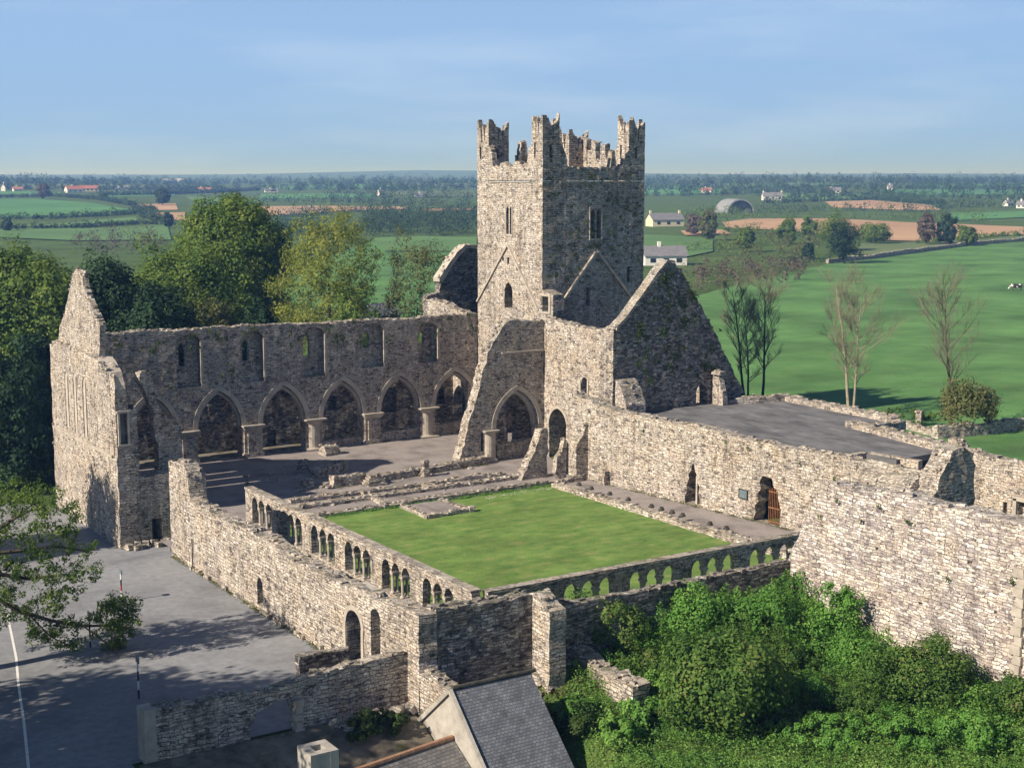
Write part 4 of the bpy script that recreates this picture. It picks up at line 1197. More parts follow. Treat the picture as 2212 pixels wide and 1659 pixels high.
wall(mb, (79.5, 66.0), S_, E_, 0.9, [(0, -0.5), (14, -0.5), (14, 5.0), (8, 5.25), (4, 5.35), (1.2, 5.4), (0.6, 6.1), (0, 6.0)], [rect(4.9, 5.2, 1.4, 2.4), rect(6.1, 6.9, 0.5, 2.7)], rag=0.12)
wall(mb, (80.0, 61.4), S_, E_, 0.3, rect(0, 2.6, 0, 3.2), grid=0.8, caps=False)
mb.build('wall', 'stone', fw)
mb = MB()
mb.box((79.42, 60.05, 1.6), (0.3, 0.28, 2.5)); mb.box((79.42, 59.5, 2.85), (0.3, 1.4, 0.28)); mb.build('window_frame', 'ashlar', fw)

# refectory wall: the big sunlit wall in the right foreground
bw = MB()
wall(bw, (53.3, 54.6), S_, E_, 1.2, [(0, -0.6), (17.6, -0.6), (17.6, 8.75), (14.8, 8.65), (12, 8.7), (9.8, 8.6), (7.4, 8.75), (4.2, 8.4), (2.85, 8.45), (2.3, 7.9), (1.75, 7.3), (1.05, 6.1), (0.7, 5.1), (0.25, 4.4), (0, 3.8)],
     [rect(9.0, 9.25, 3.5, 3.65), rect(11.8, 12.05, 6.2, 6.35), rect(13.4, 13.6, 4.2, 4.35), rect(6.1, 6.3, 5.6, 5.75), rect(10.1, 10.3, 1.8, 1.95)], rag=0.10, jit=0.10, grid=0.55, bump=0.06)
bwo = thing('refectory_wall', 'big sunlit wall of large pale stones in the right foreground', 'wall', (53.9, 46, 0.5))
bw.build('wall', 'stone_big', bwo)
mb = MB()
for k in range(14):
    z = 0.6 + k * 0.45
    mb.box((53.22, 39.75 + (0.08 if k % 2 else -0.05), z), (0.2, 0.55 if k % 2 else 0.4, 0.43), 0, 0.02)
mb.build('quoin_strip', 'ashlar', bwo)

# ------------------------------------------------------------------ cloister arcades
def trefoil(s0, n, w, gap, zb, zs, za, pend):
    """outline of n arched lights side by side, with pendants where the columns stand"""
    pts = [(s0, zb), (s0 + n * w + (n - 1) * gap, zb)]
    for k in range(n - 1, -1, -1):
        a, b = s0 + k * (w + gap), s0 + k * (w + gap) + w
        m, h = (a + b) / 2, za - zs
        pts.append((b, zs))
        for t in range(1, 10):
            an = math.pi * t / 10
            pts.append((m + w / 2 * math.cos(an), zs + h * math.sin(an)))
        pts.append((a, zs))
    return pts
def twin_column(c, along, zb, zs, th):
    """pair of slender shafts with shared base and capital"""
    mb = MB()
    ax_ = Vector((along[0], along[1], 0)); cr = Vector((-along[1], along[0], 0))
    ang = math.atan2(along[1], along[0])
    for s in (-1, 1):
        p = Vector((c[0], c[1], 0)) + cr * (s * th * 0.27)
        mb.lathe((p.x, p.y, zb), [(0.14, 0.0), (0.14, 0.1), (0.105, 0.16), (0.085, 0.2), (0.085, zs - zb - 0.34), (0.10, zs - zb - 0.28), (0.15, zs - zb - 0.12)], 10)
    mb.box((c[0], c[1], zb + 0.05), (0.30, th * 0.9, 0.1), ang)
    mb.box((c[0], c[1], zs - 0.06), (0.34, th * 0.95, 0.13), ang)
    return mb
def arcade(name, label, p0, d, back, starts, length, ztop, zsill, zs, za, w=1.0, gap=0.18, th=0.52, group=None):
    t = thing(name, label, 'arcade', (p0[0] + d[0] * length / 2, p0[1] + d[1] * length / 2, 0))
    mb = MB()
    wall(mb, p0, d, back, th, [(0, -0.4), (length, -0.4), (length, ztop), (0, ztop)], [trefoil(s, 3, w, gap, zsill, zs, za, 0) for s in starts], grid=0.6, bump=0.025, rag=0.03, jit=0.03, caps=False, step=0.5)
    mb.build('wall', 'stone', t)
    mb = MB()
    q0 = (p0[0] - back[0] * 0.06, p0[1] - back[1] * 0.06)
    wall(mb, q0, d, back, th + 0.12, [(0, ztop - 0.02), (length, ztop - 0.02), (length, ztop + 0.12), (0, ztop + 0.12)], grid=0.6, bump=0.03, rag=0.03, caps=True)
    mb.build('coping', 'stone', t)
    for s in starts:
        for k in (1, 2):
            q = s + k * w + (k - 0.5) * gap
            c = (p0[0] + d[0] * q + back[0] * th / 2, p0[1] + d[1] * q + back[1] * th / 2)
            twin_column(c, d, zsill, zs, th).build('twin_column', 'ashlar', t)
    return t
arcade('cloister_arcade', 'restored cloister arcade of small arches along the west side of the lawn', (37.3, 91.6), S_, E_, [1.15 + 4.79 * k for k in range(6)], 30.3, 2.75, 0.50, 1.80, 2.42)
arcade('cloister_arcade', 'restored cloister arcade in shade along the near south side of the lawn', (38.1, 61.0), E_, N_, [0.40 + 4.48 * k for k in range(6)], 26.5, 2.66, 0.50, 1.78, 2.34, w=1.0, gap=0.18, th=0.46)

# ------------------------------------------------------------------ west range outer wall
wr = thing('range_wall', 'long sunlit outer wall of the west range beside the car park', 'wall', (30.3, 71, 0))
yR = lambda y: 87.1 - y
mb = MB()
out = [(0, -0.6), (yR(54.4), -2.6), (yR(54.4), 4.55), (yR(56.5), 4.45), (yR(58.3), 4.25), (yR(60.5), 4.35), (yR(62.1), 4.15), (yR(66), 4.1), (yR(69.5), 4.0), (yR(70.5), 4.3), (yR(74.4), 4.45), (yR(76.8), 4.2), (yR(79.3), 4.35), (yR(82), 4.3), (yR(83.4), 4.45), (yR(83.6), 5.2), (yR(83.9), 6.0), (yR(84.4), 6.5), (yR(86.0), 6.35), (0, 6.2)]
wall(mb, (30.3, 87.1), S_, E_, 0.95, out, [arch(yR(61.75), yR(60.1), 0.35, 2.35, 3.1, 7), arch(yR(73.05), yR(72.25), 0.35, 1.5, 1.95, 4), arch(yR(59.15), yR(58.15), 0.5, 3.35, 3.75, 4)], rag=0.12, jit=0.06)
mb.build('wall', 'stone', wr)
mb = MB()
wall(mb, (30.85, 59.25), S_, E_, 0.3, rect(0, 1.25, -0.3, 3.9), caps=False)
mb.build('blocked_doorway', 'stone_dark', wr)
mb = MB(); arch_ring(mb, (30.3, 87.1), S_, E_, yR(61.75), yR(60.1), 2.35, 3.1, 0.25, 0.05, 0.2)
for y in (61.88, 59.97): mb.box((30.33, y, 1.35), (0.2, 0.24, 2.0), 0, 0.01)
mb.build('door_surround', 'ashlar', wr)
mb = MB(); mb.tube([(30.2, 83.0, 0.05), (30.2, 83.0, 2.0)], [0.04, 0.04], 6); mb.build('drain_pipe', 'iron', wr)
mb = MB()
for k in range(26):
    y = random.uniform(57, 85.5)
    mb.box((30.22, y, random.uniform(-0.05, 0.12)), (0.25, random.uniform(0.3, 0.7), 0.3), 0, 0.05)
mb.build('plinth_stone', 'stone', wr)

# south range walls
s1 = thing('range_wall', 'dark south wall of the cloister ending in a lit square pier', 'wall', (34, 54.4, 1))
mb = MB()
wall(mb, (31.25, 54.42), E_, N_, 0.9, [(0, -1.8), (5.25, -1.8), (5.25, 4.5), (3.2, 4.45), (1.2, 4.6), (0, 4.7)], rag=0.08)
mb.build('wall', 'stone_dark', s1)
mb = MB()
wall(mb, (36.5, 54.75), S_, E_, 0.95, [(0, 0), (1.75, 0), (1.75, 4.0), (1.2, 4.2), (0.4, 4.65), (0, 4.5)], rag=0.04)
mb.build('pier', 'stone', s1)
mb = MB()
wall(mb, (37.55, 54.45), E_, N_, 0.55, [(0, -0.5), (15.8, -0.5), (15.8, 3.62), (11, 3.6), (6, 3.58), (1.5, 3.62), (0.5, 3.9), (0, 4.1)], rag=0.05)
tag(mb.build('range_wall', 'stone_dark'), 'low dark wall with overgrown foot running to the big sunlit wall', 'wall')
mb = MB()
wall(mb, (38.75, 55.0), S_, E_, 0.95, [(0, -1.2), (5.5, -1.6), (5.5, 1.0), (3, 1.05), (1, 1.4), (0, 1.7)], rag=0.14, bump=0.08, grid=0.45)
tag(mb.build('yard_wall', 'stone'), 'short stub of broken wall among the weeds below the pier', 'ruined wall')

# ------------------------------------------------------------------ low footings, stumps and stones
def footing(label, a, b, h, th, name='wall_footing', mat='stone', group='low wall footings on the cloister floor'):
    a, b = Vector(a), Vector(b)
    d = b - a; Ln = d.length; d /= Ln
    m = MB()
    o = [(0, -0.15), (Ln, -0.15)]
    k = max(2, int(Ln / 2.5))
    o += [(Ln * (1 - i / k), h * random.uniform(0.75, 1.2)) for i in range(k + 1)]
    wall(m, tuple(a), (d.x, d.y), (-d.y, d.x), th, o, grid=0.5, rag=0.05, bump=0.05, step=0.4)
    return tag(m.build(name, mat), label, 'footing', group)
footing('long low kerb wall along the far edge of the lawn', (41, 91.05), (66, 91.15), 0.34, 0.7)
footing('long low footing, middle of three beyond the lawn', (42.5, 94.3), (64, 94.6), 0.26, 0.7)
footing('long low footing nearest the nave, beyond the middle one', (42.8, 96.3), (62, 96.4), 0.28, 0.75)
footing('short slanting footing crossing between the long ones', (48.9, 92.0), (49.4, 97.3), 0.22, 0.6)
footing('short spur of footing near the leaning wall stub', (54.6, 94.6), (54.9, 96.4), 0.3, 0.9)
footing('low broken wall line where the south arcade stood', (51.8, 99.6), (63.5, 101.2), 0.55, 0.8)
footing('low wall block with a square lit west end by the nave', (48.0, 99.7), (51.0, 99.7), 0.95, 0.9)
footing('low wall piece across the nave floor behind the block', (48.6, 103.8), (52.0, 105.2), 0.8, 0.8)
footing('stone rim along the east edge of the lawn', (63.6, 62.0), (63.3, 90.6), 0.42, 0.8, name='low_wall')
pf = MB()
wall(pf, (49.0, 86.7), E_, N_, 4.1, [(0, -0.1), (3.9, -0.1), (3.9, 0.17), (0, 0.17)], grid=0.5, rag=0.03, caps=False)
tag(pf.build('paved_platform', 'gravel'), 'square paved platform jutting onto the lawn', 'platform')
for a, b, nm in (((48.9, 86.5), (53.0, 86.7), 'front'), ((49.1, 90.8), (48.9, 86.6), 'side'), ((53.0, 86.6), (52.8, 91.0), 'side')):
    footing({'front': 'stone edging at the front of the square platform'}.get(nm, 'stone edging left of the square platform' if a[0] < 50 else 'stone edging right of the square platform'), a, b, 0.28, 0.4, name='stone_edging', group='stone edgings of the platform')
def stump(label, x, y, w, dpt, h, courses=3, cat='stump', name='pier_stump', taper=0.9):
    m = MB()
    for k in range(courses):
        q = taper ** k
        m.box((x + random.uniform(-0.05, 0.05), y + random.uniform(-0.05, 0.05), h * (k + 0.5) / courses), (w * q, dpt * q, h / courses), random.uniform(-0.1, 0.1), 0.035)
    for k in range(4):
        m.box((x + random.uniform(-w, w) * 0.45, y + random.uniform(-dpt, dpt) * 0.45, h + 0.02), (0.3, 0.25, 0.16), random.uniform(0, 3), 0.04)
    return tag(m.build(name, 'stone'), label, cat)
stump('slim standing pier stump on the low arcade wall line', 56.2, 99.6, 0.55, 0.6, 1.3, 4, taper=0.93)
stump('stepped heap of shaped stones beside the low wall block', 51.3, 99.2, 1.7, 1.4, 0.85, 4, taper=0.82)
stump('square stump in the shade of the nave floor', 48.6, 106.6, 0.9, 0.8, 0.95, 3)
stump('flat stone stack in the shaded floor beyond the low arcade', 46.4, 101.2, 1.0, 0.9, 0.55, 3)
stump('rounded stone at the foot of the leaning arcade stub', 59.6, 101.0, 1.0, 0.9, 0.55, 2)
stump('broad stump against the foot of the nave piers', 53.9, 112.6, 1.6, 1.3, 0.8, 3)
stump('low dark block standing in the east cloister walk', 66.9, 89.3, 0.9, 0.8, 1.1, 3, cat='stone block', name='stone_block', taper=0.96)
for k, (x, y) in enumerate([(64.3, 88.6), (64.25, 86.9), (64.3, 84.6), (64.3, 82.3), (64.35, 79.6), (64.4, 78.5), (64.4, 77.3), (64.45, 76.2), (64.4, 73.2), (64.5, 71.6)]):
    m = MB()
    m.lathe((x - 0.5, y, 0.38), [(0.19, 0), (0.19, 0.10), (0.14, 0.14), (0.15, 0.24)], 9, square=(0, 1))
    tag(m.build('column_stub', 'dark_mottle'), 'small dark stub of a cloister column on the east rim of the lawn', 'column base', 'column stubs along the east rim')
# leaning wall stub and buttress near the transept door
mb = MB()
wall(mb, (61.8, 94.0), E_, N_, 0.95, [(0, -0.1), (2.75, -0.1), (2.7, 4.0), (2.1, 4.05), (1.75, 3.0), (1.2, 1.9), (0.7, 0.9)], rag=0.12, jit=0.14)
tag(mb.build('wall_stub', 'stone'), 'steep ragged stub of wall in front of the pointed transept doorway', 'ruined wall')
mb = MB()
wall(mb, (64.9, 92.6), E_, N_, 0.5, [(0, -0.1), (0.5, -0.1), (0.5, 3.2), (0.3, 3.3), (0.1, 2.4), (-0.4, 1.9), (-0.6, 0.6)], rag=0.08, jit=0.1)
wall(mb, (65.6, 91.6), E_, N_, 0.9, [(0, -0.1), (1.3, -0.1), (1.3, 4.6), (1.0, 4.4), (0.7, 3.6), (0.1, 2.9)], rag=0.08, jit=0.1)
tag(mb.build('buttress', 'stone'), 'weathered pointed buttress against the cloister corner beside the doorway', 'buttress')

# ------------------------------------------------------------------ foreground walls, sheds
fa = thing('forecourt_wall', 'low dark wall with a wide breach along the near edge of the car park', 'wall', (24, 55.5, -0.3))
mb = MB()
wall(mb, (18.2, 55.5), E_, N_, 0.6, [(0, -1.2), (12.1, -2.6), (12.1, 2.5), (9.5, 2.42), (7.6, 2.38), (6.4, 2.2), (5.2, 2.0), (4.4, 2.1), (3.2, 2.2), (0, 2.25)],
     [[(4.35, -0.55), (6.45, -0.6), (6.5, 0.6), (6.35, 1.1), (5.9, 1.55), (5.2, 1.35), (4.7, 1.2), (4.3, 0.5)]], rag=0.09, bump=0.012, grid=0.5)
mb.build('wall', 'stone', fa)
mb = MB(); mb.box((18.12, 55.85, 0.6), (0.5, 0.85, 3.4), 0, 0.03); mb.build('end_pier', 'plaster', fa)
mb = MB()
for k in range(6): mb.box((24.75, 55.45, -0.4 + k * 0.34), (0.3 + 0.1 * (k % 2), 0.5, 0.33), 0, 0.03)
mb.build('breach_jamb', 'ashlar', fa)
mb = MB()
wall(mb, (27.6, 61.5), E_, N_, 0.5, [(0, -0.2), (2.7, -0.2), (2.7, 0.95), (0, 1.05)], rag=0.05, grid=0.5)
tag(mb.build('porch_wall', 'stone_dark'), 'short low dark wall butting the range wall left of the arched door', 'wall')
# rubble at the foot of the south wall and along the forecourt wall
def rubble(name, label, pts, n, s0, s1, spread):
    m = MB()
    for k in range(n):
        a, b = random.choice(list(zip(pts[:-1], pts[1:])))
        t = random.random()
        x = a[0] + (b[0] - a[0]) * t + random.gauss(0, spread); y = a[1] + (b[1] - a[1]) * t + random.gauss(0, spread)
        s = random.uniform(s0, s1)
        m.blob((x, y, gz(x, y) + s * 0.25 + max(0, random.gauss(0, 0.12))), (s * random.uniform(0.7, 1.2), s * random.uniform(0.6, 1), s * 0.6), seed=k, n=1, amp=0.3)
    return tag(m.build(name, 'stone'), label, 'rubble', None, 'stuff')
rubble('rubble_heap', 'loose stones lying along the broken arcade line in the nave', [(44.5, 100.2), (48, 99.9), (54, 100.2), (63, 101.4)], 60, 0.10, 0.32, 0.4)
rubble('rubble_heap', 'loose stones scattered on the shaded nave floor', [(42, 104), (47, 106), (52, 108)], 26, 0.10, 0.3, 0.9)
rubble('rubble_heap', 'loose stones along the long footings beyond the lawn', [(43, 94.4), (64, 94.7), (62, 96.5), (43, 96.5)], 60, 0.07, 0.2, 0.25)
rubble('rubble_heap', 'heap of loose rubble at the foot of the dark forecourt wall', [(26.4, 54.7), (28.5, 54.9), (30.1, 55.0)], 46, 0.16, 0.45, 0.22)
rubble('rubble_heap', 'grassy slope of loose stones below the dark south wall', [(32.5, 53.6), (34.5, 53.7), (36.6, 53.6), (38.4, 54.2)], 80, 0.10, 0.34, 0.45)
# wall running south from the corner to the shed
mb = MB()
wall(mb, (30.32, 54.4), S_, E_, 0.8, [(0, -2.6), (3.2, -2.6), (3.2, 1.75), (1.5, 1.85), (0, 1.85)], rag=0.06)
tag(mb.build('yard_wall', 'stone'), 'short wall joining the cloister corner to the slate roofed shed', 'wall')

def roof_plane(mb_name, pts, mat, parent, th=0.08, du=None):
    """roof slope with UVs along ridge and slope; pts: ridge a, ridge b, eave b, eave a"""
    P = [Vector(p) for p in pts]
    nrm = (P[1] - P[0]).cross(P[3] - P[0]).normalized()
    if nrm.z < 0: nrm = -nrm
    o0 = world_loc(parent)
    me = bpy.data.meshes.new(mb_name)
    vs = [p - o0 for p in P] + [p - o0 - nrm * th for p in P]
    me.from_pydata(vs, [], [(0, 3, 2, 1), (4, 5, 6, 7), (0, 1, 5, 4), (1, 2, 6, 5), (2, 3, 7, 6), (3, 0, 4, 7)])
    uv = me.uv_layers.new(name='UVMap')
    u = (P[1] - P[0]).normalized(); v = (P[3] - P[0]); v = (v - u * v.dot(u)).normalized()
    for lp in me.loops:
        p = Vector(me.vertices[lp.vertex_index].co) + o0 - P[0]
        uv.data[lp.index].uv = (p.dot(u), p.dot(v))
    me.materials.append(M[mat])
    ob = bpy.data.objects.new(mb_name, me)
    COL.objects.link(ob)
    ob.parent = parent
    return ob
sh = thing('slate_shed', 'small rendered shed with a blue slate roof in the bottom foreground', 'shed', (32.3, 51.3, -2.4))
gx0, gx1, ry = 30.2, 34.25, 51.4
mb = MB()
mb.add([(gx0, 54.2, -2.5), (gx0, 47.0, -2.5), (gx0, 47.0, -2.24), (gx0, ry, 1.93), (gx0, 54.2, -0.4), (gx1, 54.2, -2.5), (gx1, 47.0, -2.5), (gx1, 47.0, -2.24), (gx1, ry, 1.93), (gx1, 54.2, -0.4)],
       [(0, 1, 2, 3, 4), (9, 8, 7, 6, 5), (0, 4, 9, 5), (1, 6, 7, 2)])
mb.build('wall', 'render', sh)
roof_plane('roof', [(gx0 + 0.12, ry, 2.03), (gx1 + 0.1, ry, 2.03), (gx1 + 0.1, 46.7, -2.42), (gx0 + 0.12, 46.7, -2.42)], 'slate', sh)
roof_plane('roof', [(gx0 + 0.12, ry, 2.03), (gx1 + 0.1, ry, 2.03), (gx1 + 0.1, 54.4, -0.5), (gx0 + 0.12, 54.4, -0.5)], 'slate', sh)
mb = MB()
for a, b in (((gx0 - 0.05, ry, 2.0), (gx0 - 0.05, 46.7, -2.38)), ((gx0 - 0.05, ry, 2.0), (gx0 - 0.05, 54.35, -0.45))):
    a, b = Vector(a), Vector(b); mb.tube([a, b], [0.13, 0.13], 4)
mb.build('verge', 'render', sh)
mb = MB()
for k in range(10):
    x_ = gx0 + 0.05 + k * 0.435
    mb.tube([(x_, ry, 2.06 + random.uniform(-0.012, 0.012)), (x_ + 0.45, ry, 2.075 + random.uniform(-0.012, 0.012))], [0.11, 0.10], 8)
mb.build('ridge_tiles', 'dark_mottle', sh)
mb = MB(); mb.tube([(gx0 + 0.1, 46.62, -2.50), (gx1 + 0.1, 46.62, -2.52)], [0.07, 0.07], 8); mb.build('gutter', 'iron', sh)
# lower outhouse with a chimney
oh = thing('outhouse', 'low outhouse roof of old slates with clay ridge tiles below the shed gable', 'outhouse', (27, 51, -3.5))
g0 = (30.15, 50.9, -0.95); 
rA, rB = Vector((30.15, 51.2, -0.12)), Vector((23.4, 49.9, -0.05))
roof_plane('roof', [tuple(rB), tuple(rA), (30.15, 47.6, -2.0), (23.4, 46.3, -1.95)], 'old_slate', oh)
roof_plane('roof', [tuple(rB), tuple(rA), (30.15, 53.4, -1.5), (23.4, 52.1, -1.45)], 'old_slate', oh)
mb = MB()
for k in range(16):
    a = rB.lerp(rA, k / 16); b = rB.lerp(rA, (k + 0.94) / 16)
    mb.tube([a + Vector((0, 0, 0.05)), b + Vector((0, 0, 0.05))], [0.12, 0.12], 8)
mb.build('ridge_tiles', 'clay', oh)
mb = MB(); mb.add([(23.5, 52.0, -4.2), (23.5, 46.5, -4.2), (23.5, 46.5, -2.0), (23.5, 49.9, -0.15), (23.5, 52.0, -1.5)], [(0, 1, 2, 3, 4)]); mb.build('wall', 'render', oh)
ch = MB()
cx, cyy, zt = 22.7, 49.0, 2.0
for s in (-1, 1):
    ch.box((cx + s * 0.42, cyy, -0.6), (0.36, 1.25, 5.0)); ch.box((cx, cyy + s * 0.44, -0.6), (0.48, 0.36, 5.0))
ch.box((cx, cyy, -0.9), (0.5, 0.55, 3.2))
tag(ch.build('chimney_stack', 'render'), 'pale square chimney block with a dark flue hole at the bottom edge', 'chimney')
sheet('garden_path', [(16.0, 47.0), (24.0, 46.0), (30.0, 50.0), (30.2, 55.4), (17.6, 55.4)], 'earth', 0.05)

# striped marker poles in the car park, each with a small plate
def pole(label, x, y, h, bands, plate):
    t = thing('marker_pole', label, 'pole', (x, y, 0), 'striped marker poles in the car park')
    for k in range(bands):
        mb = MB(); mb.tube([(x, y, h * k / bands), (x, y, h * (k + 1) / bands)], [0.045, 0.045], 8)
        mb.build('band', ('black_paint', 'white_paint', 'red_paint')[k % 3 if bands > 4 else k % 2], t)
    mb = MB(); mb.box((x, y, h + 0.10), (0.05, 0.42, 0.26)); mb.build('plate', 'sign', t)
pole('slim striped pole standing near the foot of the west gable', 24.3, 78.6, 1.7, 5, True)
pole('slim black and white pole standing in dappled tree shade', 20.1, 63.0, 1.8, 4, True)
pole('slim striped pole half hidden behind the oak branch', 20.4, 71.6, 1.7, 5, True)
# ------------------------------------------------------------------ ivy and moss on the walls
def ivy(label, p0, d, back, spots, per=60, leaf=0.16):
    P, Q = [], []
    for s, z, r in spots:
        n = int(per * r * r * 4) + 8
        a = rng.normal(size=(n, 2)) * r * 0.5
        for q in a:
            o = -abs(rng.normal()) * 0.08 - 0.02
            P.append((p0[0] + (s + q[0]) * d[0] + o * back[0], p0[1] + (s + q[0]) * d[1] + o * back[1], z + q[1]))
            Q.append((-back[0] + rng.normal() * 0.5, -back[1] + rng.normal() * 0.5, 0.5 + rng.normal() * 0.4))
    o = leaf_object('ivy', 'leaf_ivy', np.array(P), np.array(Q), leaf)
    return tag(o, label, 'ivy', None, 'stuff')
rr = random.Random(5)
ivy('ivy and moss spreading over the dark transept gable', (69.6, 91.95), E_, N_, [(x, z, rr.uniform(0.15, 0.5)) for x, z in [(rr.uniform(2.5, 11.5), rr.uniform(7, 16.5)) for _ in range(90)] if z < 17.2 - abs(x - 6) * 1.1 and z > 6])
ivy('ivy tufts along the top of the nave arcade wall', (33.6, 115.1), E_, N_, [(rr.uniform(0.5, 37), rr.uniform(9.4, 11.4), rr.uniform(0.12, 0.38)) for _ in range(46)] + [(rr.uniform(4, 36), rr.uniform(6.4, 9), 0.16) for _ in range(14)])
ivy('ivy and moss on the shaded tower face', (70.87, 104.12), E_, N_, [(rr.uniform(0.5, 11), rr.uniform(15, 25), rr.uniform(0.08, 0.26)) for _ in range(70)] + [(5.9, 18.2, 0.5)])
ivy('small plants rooted in the sunlit cloister wall', tuple(EA), ed, (eb[0], eb[1]), [(18.0, 5.3, 0.2), (20.2, 5.2, 0.22), (3, 5.6, 0.14), (9.3, 4.9, 0.16), (25, 4.9, 0.15), (28, 4.2, 0.14)], leaf=0.12)
ivy('small green plants rooted in the big pale wall', (53.22, 54.6), S_, E_, [(3.6, 7.6, 0.18), (6.4, 7.9, 0.22), (5.2, 7.0, 0.16), (8.3, 7.5, 0.22), (2.3, 6.6, 0.14), (14.4, 6.0, 0.2), (10.8, 5.2, 0.1)], leaf=0.12)

# ------------------------------------------------------------------ yard vegetation
def at(u, v, D):
    a, b, c = sight(u, v)
    t = D / math.hypot(a, b)
    return Vector((a * t, b * t, CAM_H + c * t))
def px_bush(name, label, u, vb, w, h, mat, depth=None, leaf=0.2, n=70, per=80, lump=0.3, low=-0.3, group=None, cat='bush', sink=0.12):
    x, y, z, D = land(u, vb)
    W = w * D / 3103.0
    H = h * D / 3103.0 / math.cos(math.atan((CAM_H - z) / D)) 
    dd = (depth or W)
    k = 1 + dd * 0.4 / D
    return bush(name, label, (x * k, y * k, z + H * 0.42), (W / 2, dd / 2, H * 0.58), mat, n, per, leaf, lump, group, cat, None, low)
px_bush('bramble_bush', 'biggest rounded bramble bush in the middle of the overgrown yard', 1560, 1655, 290, 235, 'leaf_bush', leaf=0.19, n=190, per=190, lump=0.26, low=-0.35)
px_bush('bramble_bush', 'dark olive bush growing against the low dark wall beside the pier', 1312, 1452, 205, 120, 'leaf_bush', leaf=0.14, n=130, per=110)
px_bush('elder_shrub', 'bright green shrub climbing the middle of the low dark wall', 1500, 1400, 150, 120, 'leaf_weed', leaf=0.16, n=90, per=90)
px_bush('elder_shrub', 'green shrub below the right end of the low dark wall', 1655, 1415, 170, 110, 'leaf_weed', leaf=0.15, n=100, per=90)
px_bush('bramble_bush', 'brownish bramble between the big bush and the low dark wall', 1600, 1450, 210, 85, 'leaf_bush', leaf=0.14, n=100, per=90)
px_bush('elder_shrub', 'tall green sapling shrub against the foot of the big pale wall', 1800, 1425, 110, 135, 'leaf_weed', leaf=0.16, n=80, per=80)
px_bush('bramble_bush', 'bramble bank piled along the foot of the big pale wall', 1985, 1560, 240, 140, 'leaf_bush', leaf=0.15, n=170, per=110, depth=4)
px_bush('bramble_bush', 'small bramble at the right edge below the big pale wall', 2175, 1590, 110, 110, 'leaf_bush', leaf=0.15, n=80, per=90)
px_bush('bramble_bush', 'bramble between the tall sapling shrub and the bramble bank', 1840, 1480, 150, 80, 'leaf_weed', leaf=0.15, n=90, per=80)
px_bush('ivy_bush', 'ivy clad bush crowding the right end of the slate shed', 1248, 1668, 95, 80, 'leaf_ivy', leaf=0.14, n=60, per=90)
px_bush('bramble_bush', 'low bush between the wall stub and the big bramble', 1425, 1475, 110, 60, 'leaf_bush', leaf=0.17, n=50, per=70)
px_bush('elder_shrub', 'fresh green weeds banked round the end of the wall stub', 1400, 1600, 150, 70, 'leaf_weed', leaf=0.17, n=60, per=60)
px_bush('clipped_hedge', 'small dark green hedge between the path and the outhouse roof', 812, 1652, 150, 58, 'leaf_ivy', leaf=0.16, n=80, per=70, depth=1.6, cat='hedge')
for k, (u_, vb_, w_, h_, m_, l_) in enumerate([
    (1452, 1545, 120, 75, 'leaf_weed', 'leafy mound left of the biggest bramble bush'),
    (1410, 1570, 80, 40, 'leaf_bush', 'small bramble tuft beyond the end of the wall stub'),
    (1720, 1560, 150, 70, 'leaf_weed', 'leafy mound right of the biggest bramble bush'),
    (1860, 1585, 160, 60, 'leaf_bush', 'low olive bramble below the bramble bank'),
    (1960, 1668, 200, 70, 'leaf_weed', 'nettle mound at the bottom edge, right of centre'),
    (1790, 1665, 170, 60, 'leaf_weed', 'nettle mound at the bottom edge beside the biggest bush'),
    (2100, 1672, 190, 80, 'leaf_weed', 'nettle mound in the bottom right corner'),
    (1240, 1600, 110, 45, 'leaf_weed', 'leafy growth between the slate roof and the wall stub'),
    (1330, 1655, 110, 45, 'leaf_weed', 'leafy growth at the bottom edge left of the biggest bush'),
    (1185, 1470, 60, 26, 'leaf_weed', 'weedy tuft at the foot of the lit pier'),
    (1700, 1500, 150, 75, 'leaf_bush', 'olive bramble behind the biggest bush'),
    (1560, 1400, 120, 70, 'leaf_weed', 'green tuft under the middle of the low dark wall')]):
    px_bush('bramble_bush' if m_ == 'leaf_bush' else 'nettle_clump', l_, u_, vb_, w_, h_, m_, leaf=0.13, n=80, per=110, lump=0.4, cat='bush' if m_ == 'leaf_bush' else 'nettles')
def cover(name, label, poly, n, mat, hmax, leaf, up=0.7, ph=0.0):
    P = np.stack([rng.uniform(min(p[0] for p in poly), max(p[0] for p in poly), n * 2), rng.uniform(min(p[1] for p in poly), max(p[1] for p in poly), n * 2)], 1)
    P = P[inside(P, [poly])][:n]
    k = np.sin(P[:, 0] * 1.3 + ph) * np.sin(P[:, 1] * 1.1 + 1 + ph * 1.7) + 0.6 * np.sin(P[:, 0] * 3.1 + P[:, 1] * 2.3 + ph) + 0.35 * np.sin(P[:, 0] * 7.3 - P[:, 1] * 5.1)
    h = hmax * np.clip(0.42 + 0.42 * k, 0.04, 1.25) * rng.uniform(0, 1, len(P)) ** 0.55
    z = ground_z(P[:, 0], P[:, 1]) + h
    nr = rng.normal(size=(len(P), 3)); nr[:, 2] = np.abs(nr[:, 2]) + up
    o = leaf_object(name, mat, np.column_stack([P, z]), nr, leaf)
    return tag(o, label, 'weeds', None, 'stuff')
yard = [(34.7, 48.0), (37.6, 53.2), (38.6, 53.8), (53.2, 54.2), (53.1, 34), (27, 33), (29, 46.5), (34.7, 47.2)]
cover('weeds', 'lush weeds and nettles covering the overgrown yard', yard, 120000, 'leaf_grass', 0.95, 0.12)
cover('undergrowth', 'tangled olive brambles spreading through the overgrown yard', [(39.8, 50), (40, 54), (53.2, 54.2), (53.1, 40), (46, 40), (42, 46)], 34000, 'leaf_bush', 1.0, 0.13, ph=2.1)
